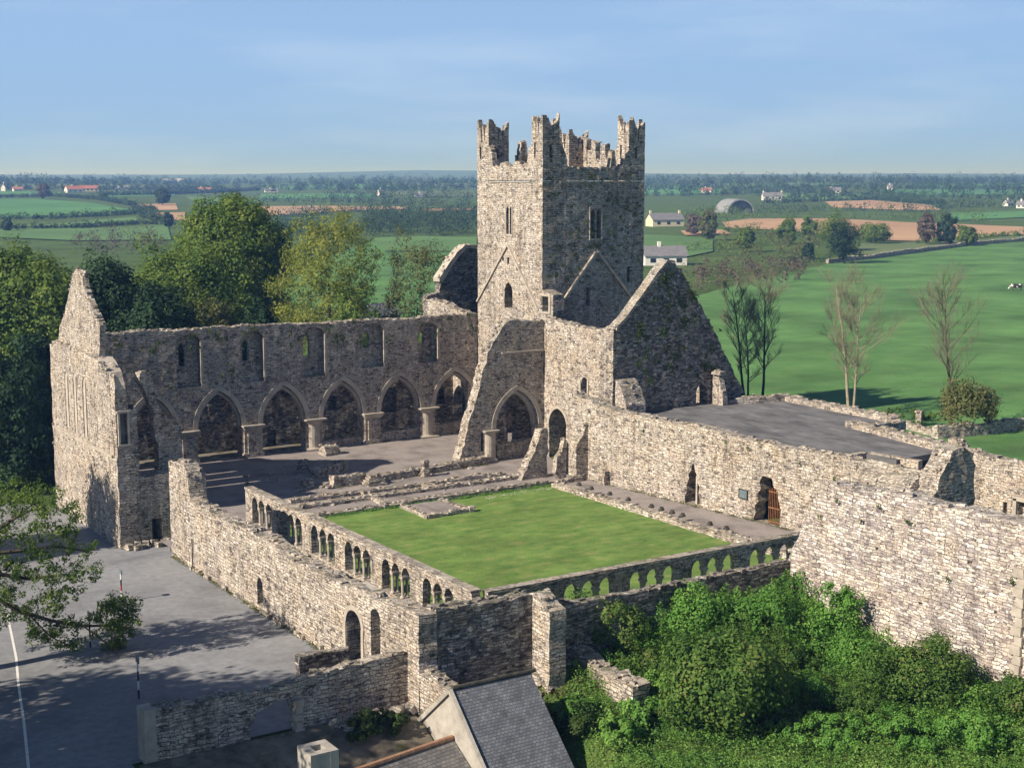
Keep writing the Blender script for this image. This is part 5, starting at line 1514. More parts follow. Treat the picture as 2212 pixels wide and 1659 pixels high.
cover('undergrowth', 'tall bright nettles massed along the foot of the walls in the yard', [(42, 50.5), (42, 54.2), (53.2, 54.2), (53.2, 38), (50.5, 38), (49, 49)], 42000, 'leaf_weed', 1.35, 0.13, ph=4.4)
cover('weeds', 'grass tufts on the stony slope under the dark wall', [(31.3, 51.9), (38.5, 49), (39.6, 54.2), (31.4, 54.3)], 3500, 'leaf_olive', 0.22, 0.13)

# ------------------------------------------------------------------ trees round the abbey
def px_tree(name, label, u, vt, D, wpx, mat, z0=None, group=None, **kw):
    p = at(u, vt, D)
    z = gz(p.x, p.y) if z0 is None else z0
    return tree(name, label, group, (p.x, p.y, z), p.z - z, wpx * D / 3103.0, mat, **kw)
G1 = 'trees north of the abbey'
px_tree('beech_tree', 'great domed tree, tallest beyond the nave wall', 488, 424, 172, 272, 'leaf_mid', group=G1, clumps=520, per=150, leaf=0.36, trunk=0.12, lump=0.10, seed=3, crad=1.6)
px_tree('lime_tree', 'yellow green rounded tree in fresh leaf beside the domed tree', 706, 462, 165, 222, 'leaf_light', bark='darkbark', group=G1, clumps=330, per=80, leaf=0.26, trunk=0.16, lump=0.16, seed=4, crad=1.1)
px_tree('thorn_tree', 'thin olive budding tree left of the north transept', 897, 508, 165, 150, 'leaf_olive', bark='darkbark', group=G1, clumps=260, per=50, leaf=0.24, trunk=0.08, lump=0.25, seed=5, crad=0.9)
px_tree('beech_tree', 'shadowy tree in front of the domed tree', 395, 522, 150, 230, 'leaf_mid', group=G1, clumps=300, per=130, leaf=0.34, trunk=0.10, lump=0.22, seed=6, crad=1.5)
px_tree('beech_tree', 'broad olive green tree filling the left edge', 55, 515, 148, 340, 'leaf_mid', group=G1, clumps=520, per=140, leaf=0.34, trunk=0.05, lump=0.2, seed=7, crad=1.6)
px_tree('holm_oak', 'dark tree directly behind the tip of the west gable', 245, 558, 140, 240, 'leaf_dark', group=G1, clumps=320, per=120, leaf=0.34, trunk=0.05, lump=0.2, seed=8, crad=1.4)
px_tree('thorn_tree', 'small dusty green tree just left of the yew', 465, 610, 138, 110, 'leaf_olive', group=G1, clumps=110, per=45, leaf=0.28, trunk=0.08, seed=9)
px_tree('yew_tree', 'dark columnar yew standing right behind the nave wall', 560, 640, 136, 110, 'leaf_dark', bark='darkbark', group=G1, clumps=120, per=80, leaf=0.30, trunk=0.03, lump=0.1, seed=10)
px_tree('ash_tree', 'yellowish bush tree between the yew and the domed tree', 520, 590, 150, 150, 'leaf_mid', group=G1, clumps=120, per=70, leaf=0.36, trunk=0.06, seed=11)
px_tree('laurel_tree', 'low tree at the left edge beside the road bend', 20, 770, 128, 200, 'leaf_dark', group=G1, clumps=200, per=110, leaf=0.30, trunk=0.05, seed=12, lump=0.25)  # dark leaf colour puts the shade of the left edge into the crown
px_tree('laurel_tree', 'dark low tree right against the left side of the gable', 85, 700, 134, 150, 'leaf_dark', group=G1, clumps=170, per=80, leaf=0.36, trunk=0.03, seed=13, lump=0.25)
px_tree('holm_oak', 'dark spreading tree behind the nave wall, right of the gable', 330, 610, 133, 190, 'leaf_dark', group=G1, clumps=240, per=80, leaf=0.36, trunk=0.04, seed=14, lump=0.22)
px_tree('thorn_tree', 'small green bush tree under the yellow green tree', 760, 620, 158, 110, 'leaf_mid', group=G1, clumps=80, per=60, leaf=0.32, trunk=0.06, seed=15)
for k, (u_, v_, D_, w_, l_) in enumerate([(30, 905, 126, 150, 'dark hedge bank at the left edge beyond the road'), (100, 880, 131, 90, 'dark hedge bank hard against the left side of the west gable'), (150, 780, 133, 130, 'dark laurels glimpsed behind the west gable')]):
    p = at(u_, v_, D_)
    z_ = gz(p.x, p.y)
    h_ = p.z - z_
    o = bush('laurel_hedge', l_, (p.x, p.y, z_ + h_ * 0.42), (w_ * D_ / 6206, 3.0, h_ * 0.58), 'leaf_dark', 110, 110, 0.26, 0.15, None, 'hedge', None, -0.6)
# the oak whose branch reaches over the forecourt
ok = at(-150, 1420, 72)
oak = thing('oak_tree', 'spring oak leaning into the picture with one long bough over the forecourt', 'tree', (ok.x, ok.y, gz(ok.x, ok.y)))
mb = MB()
base = Vector((ok.x, ok.y, gz(ok.x, ok.y) - 0.2))
c1 = at(-60, 1180, 73)
mb.tube([base, base + Vector((0.2, 0.1, 3)), c1 + Vector((0, 0, -1)), c1 + Vector((0.3, 0, 2.0))], [0.45, 0.36, 0.26, 0.12], 8)
for path in ([(-60, 1260), (40, 1320), (110, 1340), (180, 1352), (240, 1350), (275, 1320)], [(-60, 1200), (40, 1190), (120, 1180), (190, 1190)], [(-60, 1180), (30, 1120), (90, 1090)], [(180, 1352), (225, 1385), (255, 1415)], [(60, 1325), (110, 1375), (160, 1400)], [(-60, 1230), (60, 1250), (150, 1240)]):
    n = len(path)
    mb.tube([at(u, v, 72.5 + 0.25 * i) for i, (u, v) in enumerate(path)], [0.13 * (1 - 0.8 * i / n) if path[0][0] < 0 else 0.045 * (1 - 0.6 * i / n) for i in range(n)], 6)
mb.build('trunk', 'bark', oak)
C = []
orr = random.Random(9)
for _ in range(950):
    u, v = orr.uniform(-220, 215), orr.uniform(1035, 1400)
    e = ((u - 20) / 215) ** 2 + ((v - 1195) / 165) ** 2
    if u > 20: e = ((u - 20) / 195) ** 2 + ((v - 1195) / 160) ** 2
    if e < 1 and not (e > 0.75 and orr.random() < 0.4):
        C.append(at(u, v, 72.5 + orr.uniform(-2.4, 2.4)))
for _ in range(110):
    t = orr.random()
    u, v = 60 + 240 * t, 1345 + 22 * math.sin(t * 5) + orr.uniform(-35, 35)
    if 0.50 < t < 0.62 and orr.random() < 0.7: continue
    C.append(at(u, v, 73 + orr.uniform(-0.6, 0.6)))
for _ in range(60):
    a = orr.uniform(0, 6.28); q = math.sqrt(orr.random())
    C.append(at(252 + 48 * q * math.cos(a), 1338 + 55 * q * math.sin(a), 73.5 + orr.uniform(-0.6, 0.6)))
for _ in range(14):
    C.append(at(orr.uniform(225, 265), orr.uniform(1385, 1425), 73.8))
C = np.array([tuple(c) for c in C])
P, nr = clump_points(C, rng.uniform(0.16, 0.42, len(C)), 46)
leaf_object('crown', 'leaf_oak', P, nr, 0.13, oak)
# trees outside the left edge that throw the dappled shade on the forecourt and gable foot
GS = 'shade trees beside the forecourt'
for k, (x, y, h, w) in enumerate([(0, 58.0, 20, 12), (-9, 51, 21, 13), (0, 48, 18, 11), (-4, 63.5, 19, 8), (16.5, 102.0, 13.0, 8), (1.5, 54.0, 17.0, 11)]):
    tree('shade_tree', ['tall sparse tree casting dappled shade on the tarmac', 'tall tree standing farther back beside the forecourt', 'tree casting shade along the forecourt wall', 'narrow tree casting shade across the car park', 'tree casting shade on the foot of the gable', 'broad tree casting deep shade on the low forecourt wall'][k], GS, (x, y, gz(x, y)), h, w, 'leaf_mid', clumps=420, per=44, leaf=0.40, trunk=0.18, seed=20 + k, lump=0.3)

# bare trees on the pasture side
GB = 'bare trees on the edge of the pasture'
def px_bare(label, u, vb, vt, wpx, bark, **kw):
    x, y, z, D = land(u, vb)
    H = (vb - vt) * D / 3103.0
    return bare_tree('bare_tree', label, GB, (x, y, z), H, wpx * D / 3103.0, bark, **kw)
px_bare('dark bare tree nearest the transept gable, forking from the ground', 1612, 872, 600, 120, 'darkbark', seed=5, forks=2, lean=(-0.14, 0.10))
px_bare('dark bare tree with a leaning trunk, second from the gable', 1645, 880, 596, 130, 'darkbark', seed=12, lean=(0.10, -0.06), first=0.3)
px_bare('pale barked bare tree with twin trunks above the terrace edge', 1835, 905, 585, 165, 'palebark', seed=8, forks=2, lean=(0.03, -0.02), first=0.3)
px_bare('slender bare tree farthest right above the round bush', 2055, 930, 612, 185, 'bark', seed=17, first=0.3, n1=28)
px_bush('gorse_bush', 'rounded olive green bush by the dry stone wall at the right', 2088, 945, 125, 120, 'leaf_olive', leaf=0.26, n=110, per=80, lump=0.15)
px_bush('bramble_bush', 'low scrub along the foot of the pasture behind the terrace', 1960, 925, 130, 30, 'leaf_mid', leaf=0.24, n=50, per=50)

# ------------------------------------------------------------------ pasture, walls and animals on the right
def poly_land(name, pts, mat, off, n=24):
    """a field lying on the land; pts are four corners or an outline seen from the survey point"""
    W = [land(u, v)[:2] for u, v in pts]
    L = max(math.hypot(W[i][0] - W[i - 1][0], W[i][1] - W[i - 1][1]) for i in range(len(W)))
    return sheet(name, W, mat, off, grid=max(4.0, L / n))
W = [land(u, v)[:2] for u, v in [(1500, 642), (1620, 608), (1720, 585), (1796, 570), (1890, 560), (2096, 532), (2300, 512)]]
sheet('pasture', [(92, 150)] + W + [(520, 250), (250, 60), (140, 40), (112, 62), (98, 78), (90, 96), (90, 125)], 'meadow', 0.04, grid=7)
sheet('pasture', [land(u, v)[:2] for u, v in [(560, 640), (800, 690), (1035, 680), (1030, 518), (812, 516), (700, 560)]], 'meadow', 0.04, grid=7)
def field_wall(label, pts, h, th, rough=0.2, mat='stone', group='dry stone field walls'):
    m = MB()
    for (a, b) in zip(pts[:-1], pts[1:]):
        a, b = Vector(a[:2]), Vector(b[:2])
        d = b - a; Ln = d.length; d /= Ln
        k = max(2, int(Ln / 6))
        o = [(Ln * i / k, gz(*(a + d * Ln * i / k)) - 0.3) for i in range(k + 1)]
        o += [(q[0], q[1] + 0.3 + h * random.uniform(0.8, 1.15)) for q in reversed(o)]
        wall(m, tuple(a), (d.x, d.y), (-d.y, d.x), th, o, grid=max(0.5, h * 0.5), rag=rough, bump=0.08, step=max(0.5, h * 0.5), caps=h < 1.5)
    return tag(m.build('field_wall', mat), label, 'field wall', group)
field_wall('tumbled dry stone wall beside the round olive bush', [land(2025, 950), land(2110, 942), land(2240, 930)], 1.1, 0.9)
field_wall('low broken stone wall between the terrace and the gate post', [land(1935, 925), land(2020, 948)], 0.6, 0.8)
field_wall('far stone wall along the top of the pasture', [land(1790, 570), land(1890, 559), land(2096, 531), land(2230, 521)], 1.3, 0.9)
x, y, z, D = land(1985, 922)
mb = MB(); mb.box((x, y, z + 0.7), (0.55, 0.55, 1.5), 0.3, 0.04); mb.box((x, y, z + 1.5), (0.7, 0.7, 0.16), 0.3, 0.03)
tag(mb.build('gate_post', 'stone'), 'square stone gate post at the edge of the pasture', 'gate post')
def cow(label, u, v, ang):
    x, y, z, D = land(u, v)
    m = Matrix.Translation((x, y, z)) @ Matrix.Rotation(ang, 4, 'Z')
    mb = MB()
    T = lambda pts: [m @ Vector(p) for p in pts]
    mb.tube(T([(-1.0, 0, 1.15), (-0.85, 0, 1.12), (-0.3, 0, 1.02), (0.3, 0, 1.0), (0.75, 0, 1.08), (1.05, 0, 1.2), (1.35, 0, 0.95), (1.62, 0, 0.55), (1.78, 0, 0.28)]), [0.2, 0.38, 0.46, 0.46, 0.40, 0.27, 0.19, 0.17, 0.10], 10)
    for px_, py in ((0.7, 0.22), (0.7, -0.22), (-0.8, 0.22), (-0.8, -0.22)):
        k = 0.12 if px_ < 0 else -0.03
        mb.tube(T([(px_, py, 0.95), (px_ - k, py, 0.48), (px_ - k * 0.4, py, 0.0)]), [0.17, 0.08, 0.07], 6)
    mb.tube(T([(-1.08, 0, 1.25), (-1.2, 0, 0.9), (-1.2, 0, 0.45)]), [0.05, 0.03, 0.05], 5)
    for s in (-1, 1): mb.tube(T([(1.45, s * 0.12, 0.85), (1.42, s * 0.32, 0.86)]), [0.06, 0.03], 5)
    return tag(mb.build('cow', 'cowhide', smooth=True), label, 'cow')
cow('black and white cow grazing at the far right of the pasture', 2196, 628, R(120))

# ------------------------------------------------------------------ fields, hedges and houses of the far country
F = [
 ('crop_a', [(-60, 431), (76, 431), (200, 440), (288, 455), (290, 464), (215, 467), (100, 470), (-60, 472)]),
 ('crop_b', [(-60, 489), (100, 487), (292, 470), (304, 482), (200, 490), (-60, 493)]),
 ('crop_b', [(-60, 498), (200, 495), (362, 488), (370, 520), (160, 522), (-60, 512)]),
 ('stubble', [(297, 443), (380, 441), (385, 455), (312, 456)]),
 ('stubble', [(322, 462), (400, 460), (400, 478), (345, 475)]),
 ('stubble', [(560, 447), (700, 446), (880, 448), (880, 454), (760, 456), (660, 463), (560, 468)]),
 ('stubble', [(910, 453), (1035, 450), (1035, 455), (910, 459)]),
 ('crop_a', [(213, 417), (375, 414), (378, 424), (240, 427)]),
 ('crop_a', [(561, 420), (700, 419), (815, 421), (800, 428), (560, 431)]),
 ('crop_b', [(573, 473), (680, 472), (690, 482), (590, 486)]),
 ('crop_b', [(808, 516), (905, 512), (1030, 514), (1030, 545), (830, 545)]),
 ('crop_a', [(-40, 414), (100, 415), (150, 420), (60, 423), (-40, 421)]),
 ('crop_a', [(1388, 404), (1470, 402), (1560, 410), (1560, 419), (1450, 422), (1388, 420)]),
 ('crop_b', [(1690, 420), (1800, 418), (1900, 424), (1860, 433), (1700, 434)]),
 ('stubble', [(1782, 437), (1880, 434), (2010, 445), (2035, 455), (1950, 455), (1800, 450)]),
 ('stubble', [(1560, 482), (1620, 474), (1800, 474), (1960, 482), (2240, 493), (2240, 506), (2110, 516), (2000, 524), (1880, 520), (1700, 500), (1570, 494)]),
 ('stubble', [(1470, 500), (1560, 498), (1580, 507), (1480, 510)]),
 ('crop_b', [(1388, 508), (1480, 512), (1540, 520), (1540, 545), (1470, 560), (1388, 555)]),
 ('crop_c', [(1860, 528), (2000, 524), (2110, 518), (2240, 508), (2240, 519), (2096, 529), (1900, 553), (1850, 552)]),
 ('crop_a', [(2050, 462), (2240, 456), (2240, 470), (2060, 478)]),
 ('crop_c', [(830, 415), (1020, 412), (1030, 424), (850, 430)]),
 ('crop_a', [(1880, 412), (2060, 410), (2240, 414), (2240, 420), (2000, 424)]),
 ('crop_c', [(-60, 402), (300, 400), (420, 404), (300, 409), (-60, 409)]),
 ('crop_a', [(560, 402), (780, 400), (900, 404), (760, 409), (580, 409)]),
 ('crop_c', [(880, 398), (1030, 397), (1030, 403), (900, 403)]),
 ('crop_b', [(1560, 398), (1760, 396), (1880, 400), (1720, 405), (1580, 405)]),
 ('crop_a', [(1960, 398), (2240, 397), (2240, 405), (2000, 406)]),
 ('crop_b', [(400, 425), (560, 433), (560, 440), (420, 438)]),
]
for m_, pts in F:
    poly_land('field', pts, m_, 0.35, 26)
def hedge(label, pts, h, mat='leaf_far', gap=0.0, wid=None, name='hedgerow', group='hedgerows between the far fields', var=0.45):
    Wp = [land(u, v) for u, v in pts]
    Dm = sum(q[3] for q in Wp) / len(Wp)
    P, Q = [], []
    leaf = max(0.35, 0.0011 * Dm)
    C, Rd = [], []
    for (a, b) in zip(Wp[:-1], Wp[1:]):
        L = math.hypot(b[0] - a[0], b[1] - a[1])
        n = max(2, int(L / (h * 0.55)))
        n = min(n, 260)
        for i in range(n):
            if random.random() < gap: continue
            t = (i + random.random()) / n
            x, y = a[0] + (b[0] - a[0]) * t + random.gauss(0, (wid or h) * 0.4), a[1] + (b[1] - a[1]) * t + random.gauss(0, (wid or h) * 0.4)
            hh = h * random.choice((0.6, 0.8, 1.0, 1.0, 1.6 if random.random() < var else 0.9))
            C.append((x, y, gz(x, y) + hh * 0.5)); Rd.append(hh * 0.62)
    C = np.array(C); Rd = np.array(Rd)
    per = int(np.clip((h / leaf) ** 2 * 6, 10, 46))
    P, nr = clump_points(C, Rd, per)
    o = leaf_object(name, mat, P, nr, leaf)
    return tag(o, label, 'hedge', group)
H = [
 ('hedge along the top of the big green field at far left', [(-40, 428), (120, 425), (215, 432), (290, 445)], 3.0, 'leaf_far'),
 ('hedge along the foot of the big green field at far left', [(-40, 474), (100, 474), (215, 468), (308, 462)], 3.2, 'leaf_far'),
 ('long low hedge two fields up at far left', [(-40, 496), (170, 493), (310, 484), (372, 486)], 2.2, 'leaf_far'),
 ('hedge and scrub beside the small tan field', [(300, 452), (330, 460), (310, 470), (350, 480), (372, 486)], 3.6, 'leaf_far'),
 ('dark hedge behind the great domed tree', [(210, 424), (330, 422), (440, 418), (560, 412)], 4.0, 'leaf_far'),
 ('hedge under the far green strip left of the tower', [(556, 436), (680, 438), (780, 440), (880, 444), (1032, 446)], 7.0, 'leaf_far'),
 ('hedge along the tan strip left of the tower', [(560, 470), (640, 468), (700, 462), (790, 458)], 5.0, 'leaf_far'),
 ('hedge below the distant white tall house', [(700, 430), (820, 426), (900, 428), (1030, 430)], 8.0, 'leaf_far'),
 ('dark tree belt right of the tower below the barn', [(1540, 480), (1640, 474), (1760, 472), (1880, 474), (2020, 478), (2150, 484)], 7.0, 'leaf_mid'),
 ('hedge above the far tan field on the right', [(1650, 440), (1780, 435), (1900, 432), (2040, 444)], 4.5, 'leaf_far'),
 ('tree belt along the far slope on the right', [(1640, 462), (1780, 456), (1950, 458), (2050, 462)], 6.0, 'leaf_far'),
 ('hedge at the right edge below the white houses', [(2020, 452), (2120, 448), (2240, 450)], 6.0, 'leaf_far'),
 ('hedge right of the tower near the horizon', [(1388, 424), (1480, 424), (1560, 422), (1700, 416), (1800, 420)], 7.0, 'leaf_far'),
 ('bushy hedge along the near edge of the tan field', [(1980, 528), (2080, 520), (2160, 514), (2230, 510)], 2.2, 'leaf_mid'),
 ('brown leafless hedge behind the bare trees', [(1490, 632), (1560, 618), (1640, 604), (1720, 588)], 3.6, 'leaf_brown'),
 ('second brown leafless hedge behind the first', [(1480, 600), (1560, 590), (1660, 580), (1740, 566)], 4.2, 'leaf_brown'),
 ('dark hedge running to the big evergreen on the pasture', [(1690, 572), (1760, 566), (1800, 568)], 2.6, 'leaf_dark'),
]
H += [
 ('far hedge crossing the horizon farmland at far left', [(-60, 411), (120, 410), (320, 412), (480, 409)], 7.0, 'leaf_far'),
 ('highest far hedge at left under the skyline', [(-60, 399), (200, 397), (420, 398), (620, 396)], 9.0, 'leaf_far'),
 ('far hedge left of the tower between two green strips', [(560, 411), (700, 410), (860, 411), (1030, 407)], 8.0, 'leaf_far'),
 ('far hedge left of the tower just under the blue ridge', [(640, 399), (800, 397), (1030, 396)], 9.0, 'leaf_far'),
 ('far hedge at right just under the skyline', [(1388, 400), (1600, 396), (1900, 395), (2260, 394)], 9.0, 'leaf_far'),
 ('far hedge at right between the skyline hedge and the barn', [(1388, 412), (1560, 408), (1760, 408), (1960, 410), (2260, 408)], 8.0, 'leaf_far'),
 ('hedge right of the long white hillside house', [(1700, 430), (1860, 424), (2040, 428), (2240, 432)], 6.0, 'leaf_far'),
 ('dark hedge between the cream house and the barn', [(1480, 472), (1540, 466), (1600, 464)], 6.0, 'leaf_mid'),
 ('hedge behind the bungalow garden', [(1475, 545), (1540, 540), (1600, 534), (1700, 528)], 3.5, 'leaf_mid'),
 ('hedge in front of the far tan field on the right', [(1560, 500), (1680, 506), (1780, 514), (1900, 524)], 2.6, 'leaf_mid'),
]
for l_, p_, h_, m_ in H:
    hedge(l_, p_, h_, m_)
# woods and scattered far trees that read as masses
def wood(name, label, n, uv, h, mat, leaf_k=0.0011, per=22):
    C, Rd, Ls = [], [], []
    for _ in range(n):
        u, v = uv()
        x, y, z, D = land(u, v)
        hh = h * random.uniform(0.6, 1.25)
        for j in range(3):
            C.append((x + random.gauss(0, hh * 0.25), y + random.gauss(0, hh * 0.25), z + hh * (0.3 + 0.25 * j))); Rd.append(hh * (0.42 - 0.07 * j))
    C = np.array(C)
    P, nr = clump_points(C, np.array(Rd), per)
    D = float(np.median(np.hypot(C[:, 0], C[:, 1])))
    o = leaf_object(name, mat, P, nr, max(0.5, leaf_k * D))
    return tag(o, label, 'woodland', None, 'stuff')
U = random.uniform
wood('woodland', 'belt of mixed woodland across the valley left of the tower', 230, lambda: (U(790, 1032), U(466, 512)), 8.0, 'leaf_far', per=26)
wood('woodland', 'dark wooded strip behind the yellow green tree', 60, lambda: (U(590, 700), U(486, 520)), 7.0, 'leaf_far', per=26)
wood('woodland', 'hazy woods and hedges all along the horizon at left', 230, lambda: (U(-60, 1035), 384 + 34 * random.random() ** 1.7), 9.0, 'leaf_far', per=12)
wood('woodland', 'hazy woods and hedges all along the horizon at right', 230, lambda: (U(1380, 2270), 386 + 40 * random.random() ** 1.6), 9.0, 'leaf_far', per=12)
wood('woodland', 'scrub and garden trees round the bungalow', 34, lambda: (U(1560, 1760), U(510, 570)), 5.0, 'leaf_olive', per=30)
wood('woodland', 'brown scrub behind the bare trees', 34, lambda: (U(1490, 1730), U(572, 612)), 3.2, 'leaf_brown', per=30)
wood('woodland', 'grey scrub on the valley floor at left', 40, lambda: (U(170, 360), U(520, 560)), 6.0, 'leaf_brown', per=22)
T = [
 ('far_tree', 'light green tree behind the big evergreen on the pasture', 1800, 545, 462, 90, 'leaf_mid'),
 ('evergreen_tree', 'big dark evergreen on the edge of the pasture', 1822, 570, 474, 78, 'leaf_dark'),
 ('far_tree', 'rounded green tree right of the big evergreen', 1890, 528, 484, 70, 'leaf_mid'),
 ('far_tree', 'thin grey tree on the tan field edge', 2000, 530, 458, 36, 'leaf_brown'),
 ('evergreen_tree', 'dark ragged tree standing against the tan field', 2046, 530, 468, 46, 'leaf_dark'),
 ('far_tree', 'round green tree right of the ragged dark one', 2088, 532, 492, 38, 'leaf_mid'),
 ('far_tree', 'small round green tree in front of the tan field', 1746, 520, 470, 36, 'leaf_mid'),
 ('far_tree', 'green tree left of the light green one', 1700, 528, 476, 44, 'leaf_mid'),
 ('far_tree', 'tall green tree behind the bungalow garden', 1610, 545, 492, 46, 'leaf_mid'),
 ('far_tree', 'budding tree right of the cream house', 1530, 520, 456, 44, 'leaf_olive'),
 ('far_tree', 'bare grey tree beside the cream house', 1500, 508, 462, 40, 'leaf_brown'),
 ('far_tree', 'low dark bush tree left of the evergreen', 1745, 560, 528, 26, 'leaf_dark'),
 ('far_tree', 'grey leafless tree on the hedge at far left', 95, 430, 398, 26, 'leaf_brown'),
 ('far_tree', 'grey green tree above the small tan field', 352, 444, 408, 34, 'leaf_far'),
 ('far_tree', 'small dark tree right of the small tan fields', 362, 492, 462, 26, 'leaf_far'),
 ('far_tree', 'dark tree at the left edge beyond the fields', 15, 500, 474, 20, 'leaf_far'),
]
for nm, l_, u, vb, vt, w, m_ in T:
    x, y, z, D = land(u, vb)
    s = D / 3103.0
    tree(nm, l_, 'trees among the far fields', (x, y, z), (vb - vt) * s, w * s, m_, clumps=110, per=44, leaf=max(0.35, 0.0012 * D), trunk=0.06, lump=0.2, seed=int(u))

def house(label, u, vb, wpx, hpx, wallm, roofm, turn=0.0, deep=0.6, name='house', chim=1, wins=3, group='far houses'):
    x, y, z, D = land(u, vb)
    s = D / 3103.0
    Wd, H = wpx * s, hpx * s
    Dp = max(4.5, min(9.0, Wd * deep))
    Hw = H * 0.52
    a = -math.atan2(x, y) + turn
    m = Matrix.Translation((x, y, z)) @ Matrix.Rotation(a, 4, 'Z')
    t = thing(name, label, 'house' if name == 'house' else 'barn', (x, y, z), group)
    T = lambda p: tuple(m @ Vector(p))
    w, d = Wd / 2, Dp / 2
    mb = MB()
    mb.add([T(p) for p in [(-w, -d, -1), (w, -d, -1), (w, d, -1), (-w, d, -1), (-w, -d, Hw), (w, -d, Hw), (w, d, Hw), (-w, d, Hw), (-w, 0, H), (w, 0, H)]],
           [(0, 1, 5, 4), (1, 2, 6, 9, 5), (2, 3, 7, 6), (3, 0, 4, 8, 7)])
    mb.build('wall', wallm, t)
    mb = MB(); e = 0.35
    k = (H - Hw) / d
    for sg_ in (-1, 1):
        P = [(-w - e, sg_ * (d + e), Hw - e * k + 0.05), (w + e, sg_ * (d + e), Hw - e * k + 0.05), (w + e, 0, H + 0.05), (-w - e, 0, H + 0.05)]
        mb.add([T(p) for p in P] + [T((p[0], p[1], p[2] + 0.2)) for p in P], [(0, 1, 2, 3), (7, 6, 5, 4), (0, 4, 5, 1), (1, 5, 6, 2), (3, 2, 6, 7), (0, 3, 7, 4)])
    rf = mb.build('roof', roofm, t)
    for c in range(chim):
        mb = MB(); cx = (-w * 0.2 if chim == 1 else (-w + 0.6, w - 0.6)[c])
        mb.box(T((cx, 0, H + 0.5)), (0.9, 0.9, 1.9), a); mb.build('chimney', wallm, rf)
    for i in range(wins):
        mb = MB(); q = -w + Wd * (i + 0.6) / (wins + 0.2)
        mb.box(T((q, -d - 0.02, Hw * 0.52)), (min(1.6, Wd / wins * 0.5), 0.1, Hw * 0.42), a); mb.build('window', 'glass', t)
    return t
house('cream gabled house with two chimneys just right of the tower', 1436, 489, 74, 27, 'creamwall', 'farroof', 0.45, 0.5, chim=2, wins=3)
house('white bungalow with a long grey roof right beside the tower', 1432, 572, 92, 39, 'housewall', 'farroof', 0.25, 0.6, chim=1, wins=3)
house('long white house on the hillside right of the arched barn', 1668, 433, 42, 16, 'housewall', 'farroof', 0.2, 0.5, chim=2, wins=3)
house('small white house near the horizon above the barn', 1526, 418, 22, 11, 'housewall', 'redroof', -0.2, wins=2)
house('long low white house near the horizon at right', 1798, 418, 34, 12, 'housewall', 'farroof', 0.1, 0.4, wins=3)
house('first of two white houses on the right horizon', 1922, 412, 9, 12, 'housewall', 'farroof', 0.3, 0.9, wins=1)
house('white house at the right edge below the horizon', 2178, 446, 17, 12, 'housewall', 'farroof', 0.8, 0.8, wins=2)
house('tall white house cut by the right edge', 2208, 450, 20, 14, 'housewall', 'farroof', -0.3, 0.8, wins=2)
house('white gable end standing at the far left edge', 9, 413, 10, 15, 'housewall', 'farroof', 1.2, 0.9, wins=1)
house('small white cottage second from the left edge', 38, 414, 18, 9, 'housewall', 'redroof', 0.2, 0.7, wins=2)
house('farmhouse with a red roof among trees at far left', 160, 417, 34, 14, 'housewall', 'redroof', 0.35, 0.5, wins=3)
house('long pale farm building beside the red roofed farmhouse', 194, 414, 34, 12, 'creamwall', 'redroof', 0.1, 0.4, chim=0, wins=4)
house('white shed right of the red roofed farm', 263, 411, 24, 9, 'housewall', 'tin', 0.2, 0.5, chim=0, wins=2)
house('white farm half hidden behind the great domed tree', 438, 415, 34, 9, 'housewall', 'redroof', 0.1, 0.5, wins=3)
house('low white farm right of the great domed tree', 586, 416, 28, 8, 'housewall', 'farroof', 0.1, 0.5, wins=3)
house('tall white house in the trees left of the tower', 823, 424, 14, 14, 'housewall', 'farroof', 0.6, 0.8, wins=2)
house('long pale cottage close to the left of the tower', 908, 427, 24, 9, 'housewall', 'farroof', 0.2, 0.5, wins=2)
house('very distant white factory roof on the left skyline', 378, 394, 52, 7, 'housewall', 'tin', 0.0, 0.4, name='far_shed', chim=0, wins=0)
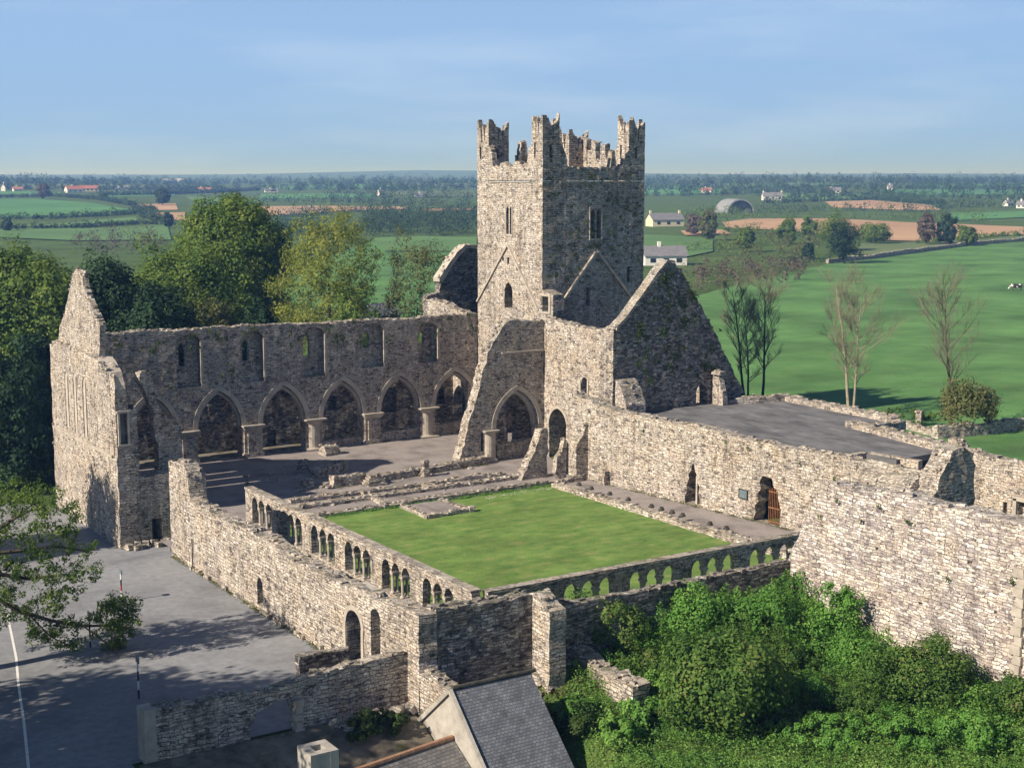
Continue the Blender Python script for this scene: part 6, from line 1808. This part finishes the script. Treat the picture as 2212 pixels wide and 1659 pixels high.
house('dark sided shed roof behind the nave wall', 818, 700, 76, 42, 'iron', 'farroof', 0.9, 0.6, name='farm_shed', chim=0, wins=1)
# arched barn
x, y, z, D = land(1600, 461)
s = D / 3103.0
ab = thing('arched_barn', 'big pale round roofed barn with an open dark end', 'barn', (x, y, z))
a = -math.atan2(x, y) + 0.35
m = Matrix.Translation((x, y, z)) @ Matrix.Rotation(a, 4, 'Z')
w, h, dp = 31 * s, 30 * s, 22.0
n = 14
def arc(r, yy): return [tuple(m @ Vector((w * r * math.cos(math.pi * k / n), yy, 0.0 + h * r * math.sin(math.pi * k / n)))) for k in range(n + 1)]
mb = MB()
A, B, C2 = arc(1.0, 0), arc(1.0, dp), arc(0.9, 0)
mb.add(A + B, [(k, k + 1, n + 1 + k + 1, n + 1 + k) for k in range(n)])
mb.add(A + C2, [(k, k + 1, n + 1 + k + 1, n + 1 + k) for k in range(n)])
mb.build('roof', 'barn_tin', ab)
mb = MB(); q = arc(0.88, 3.0); mb.add(q, [tuple(range(n + 1))]); mb.build('end_panel', 'farroof', ab)
mb = MB()
for k in (-0.45, 0.0, 0.45):
    mb.box(tuple(m @ Vector((w * k, 0.1, h * 0.35))), (0.3, 0.3, h * 0.75), a)
mb.build('door_post', 'iron', ab)

# ------------------------------------------------------------------ air
mb = MB()
mb.box((500, 5350, 47.0), (21400, 13300, 101.0))
hz = mb.build('haze', 'stone')
hm = bpy.data.materials.new('haze air')
hm.use_nodes = True
hm.node_tree.nodes.clear()
ho = hm.node_tree.nodes.new('ShaderNodeOutputMaterial')
pv = hm.node_tree.nodes.new('ShaderNodeVolumePrincipled')
pv.inputs['Color'].default_value = (0.23, 0.45, 1.0, 1)
pv.inputs['Density'].default_value = 0.0003
pv.inputs['Absorption Color'].default_value = (1.0, 1.0, 1.0, 1)
pv.inputs['Anisotropy'].default_value = 0.1
hm.node_tree.links.new(pv.outputs[0], ho.inputs['Volume'])
hz.data.materials.clear()
hz.data.materials.append(hm)
tag(hz, 'thin blue air over the far country', None, None, 'stuff')
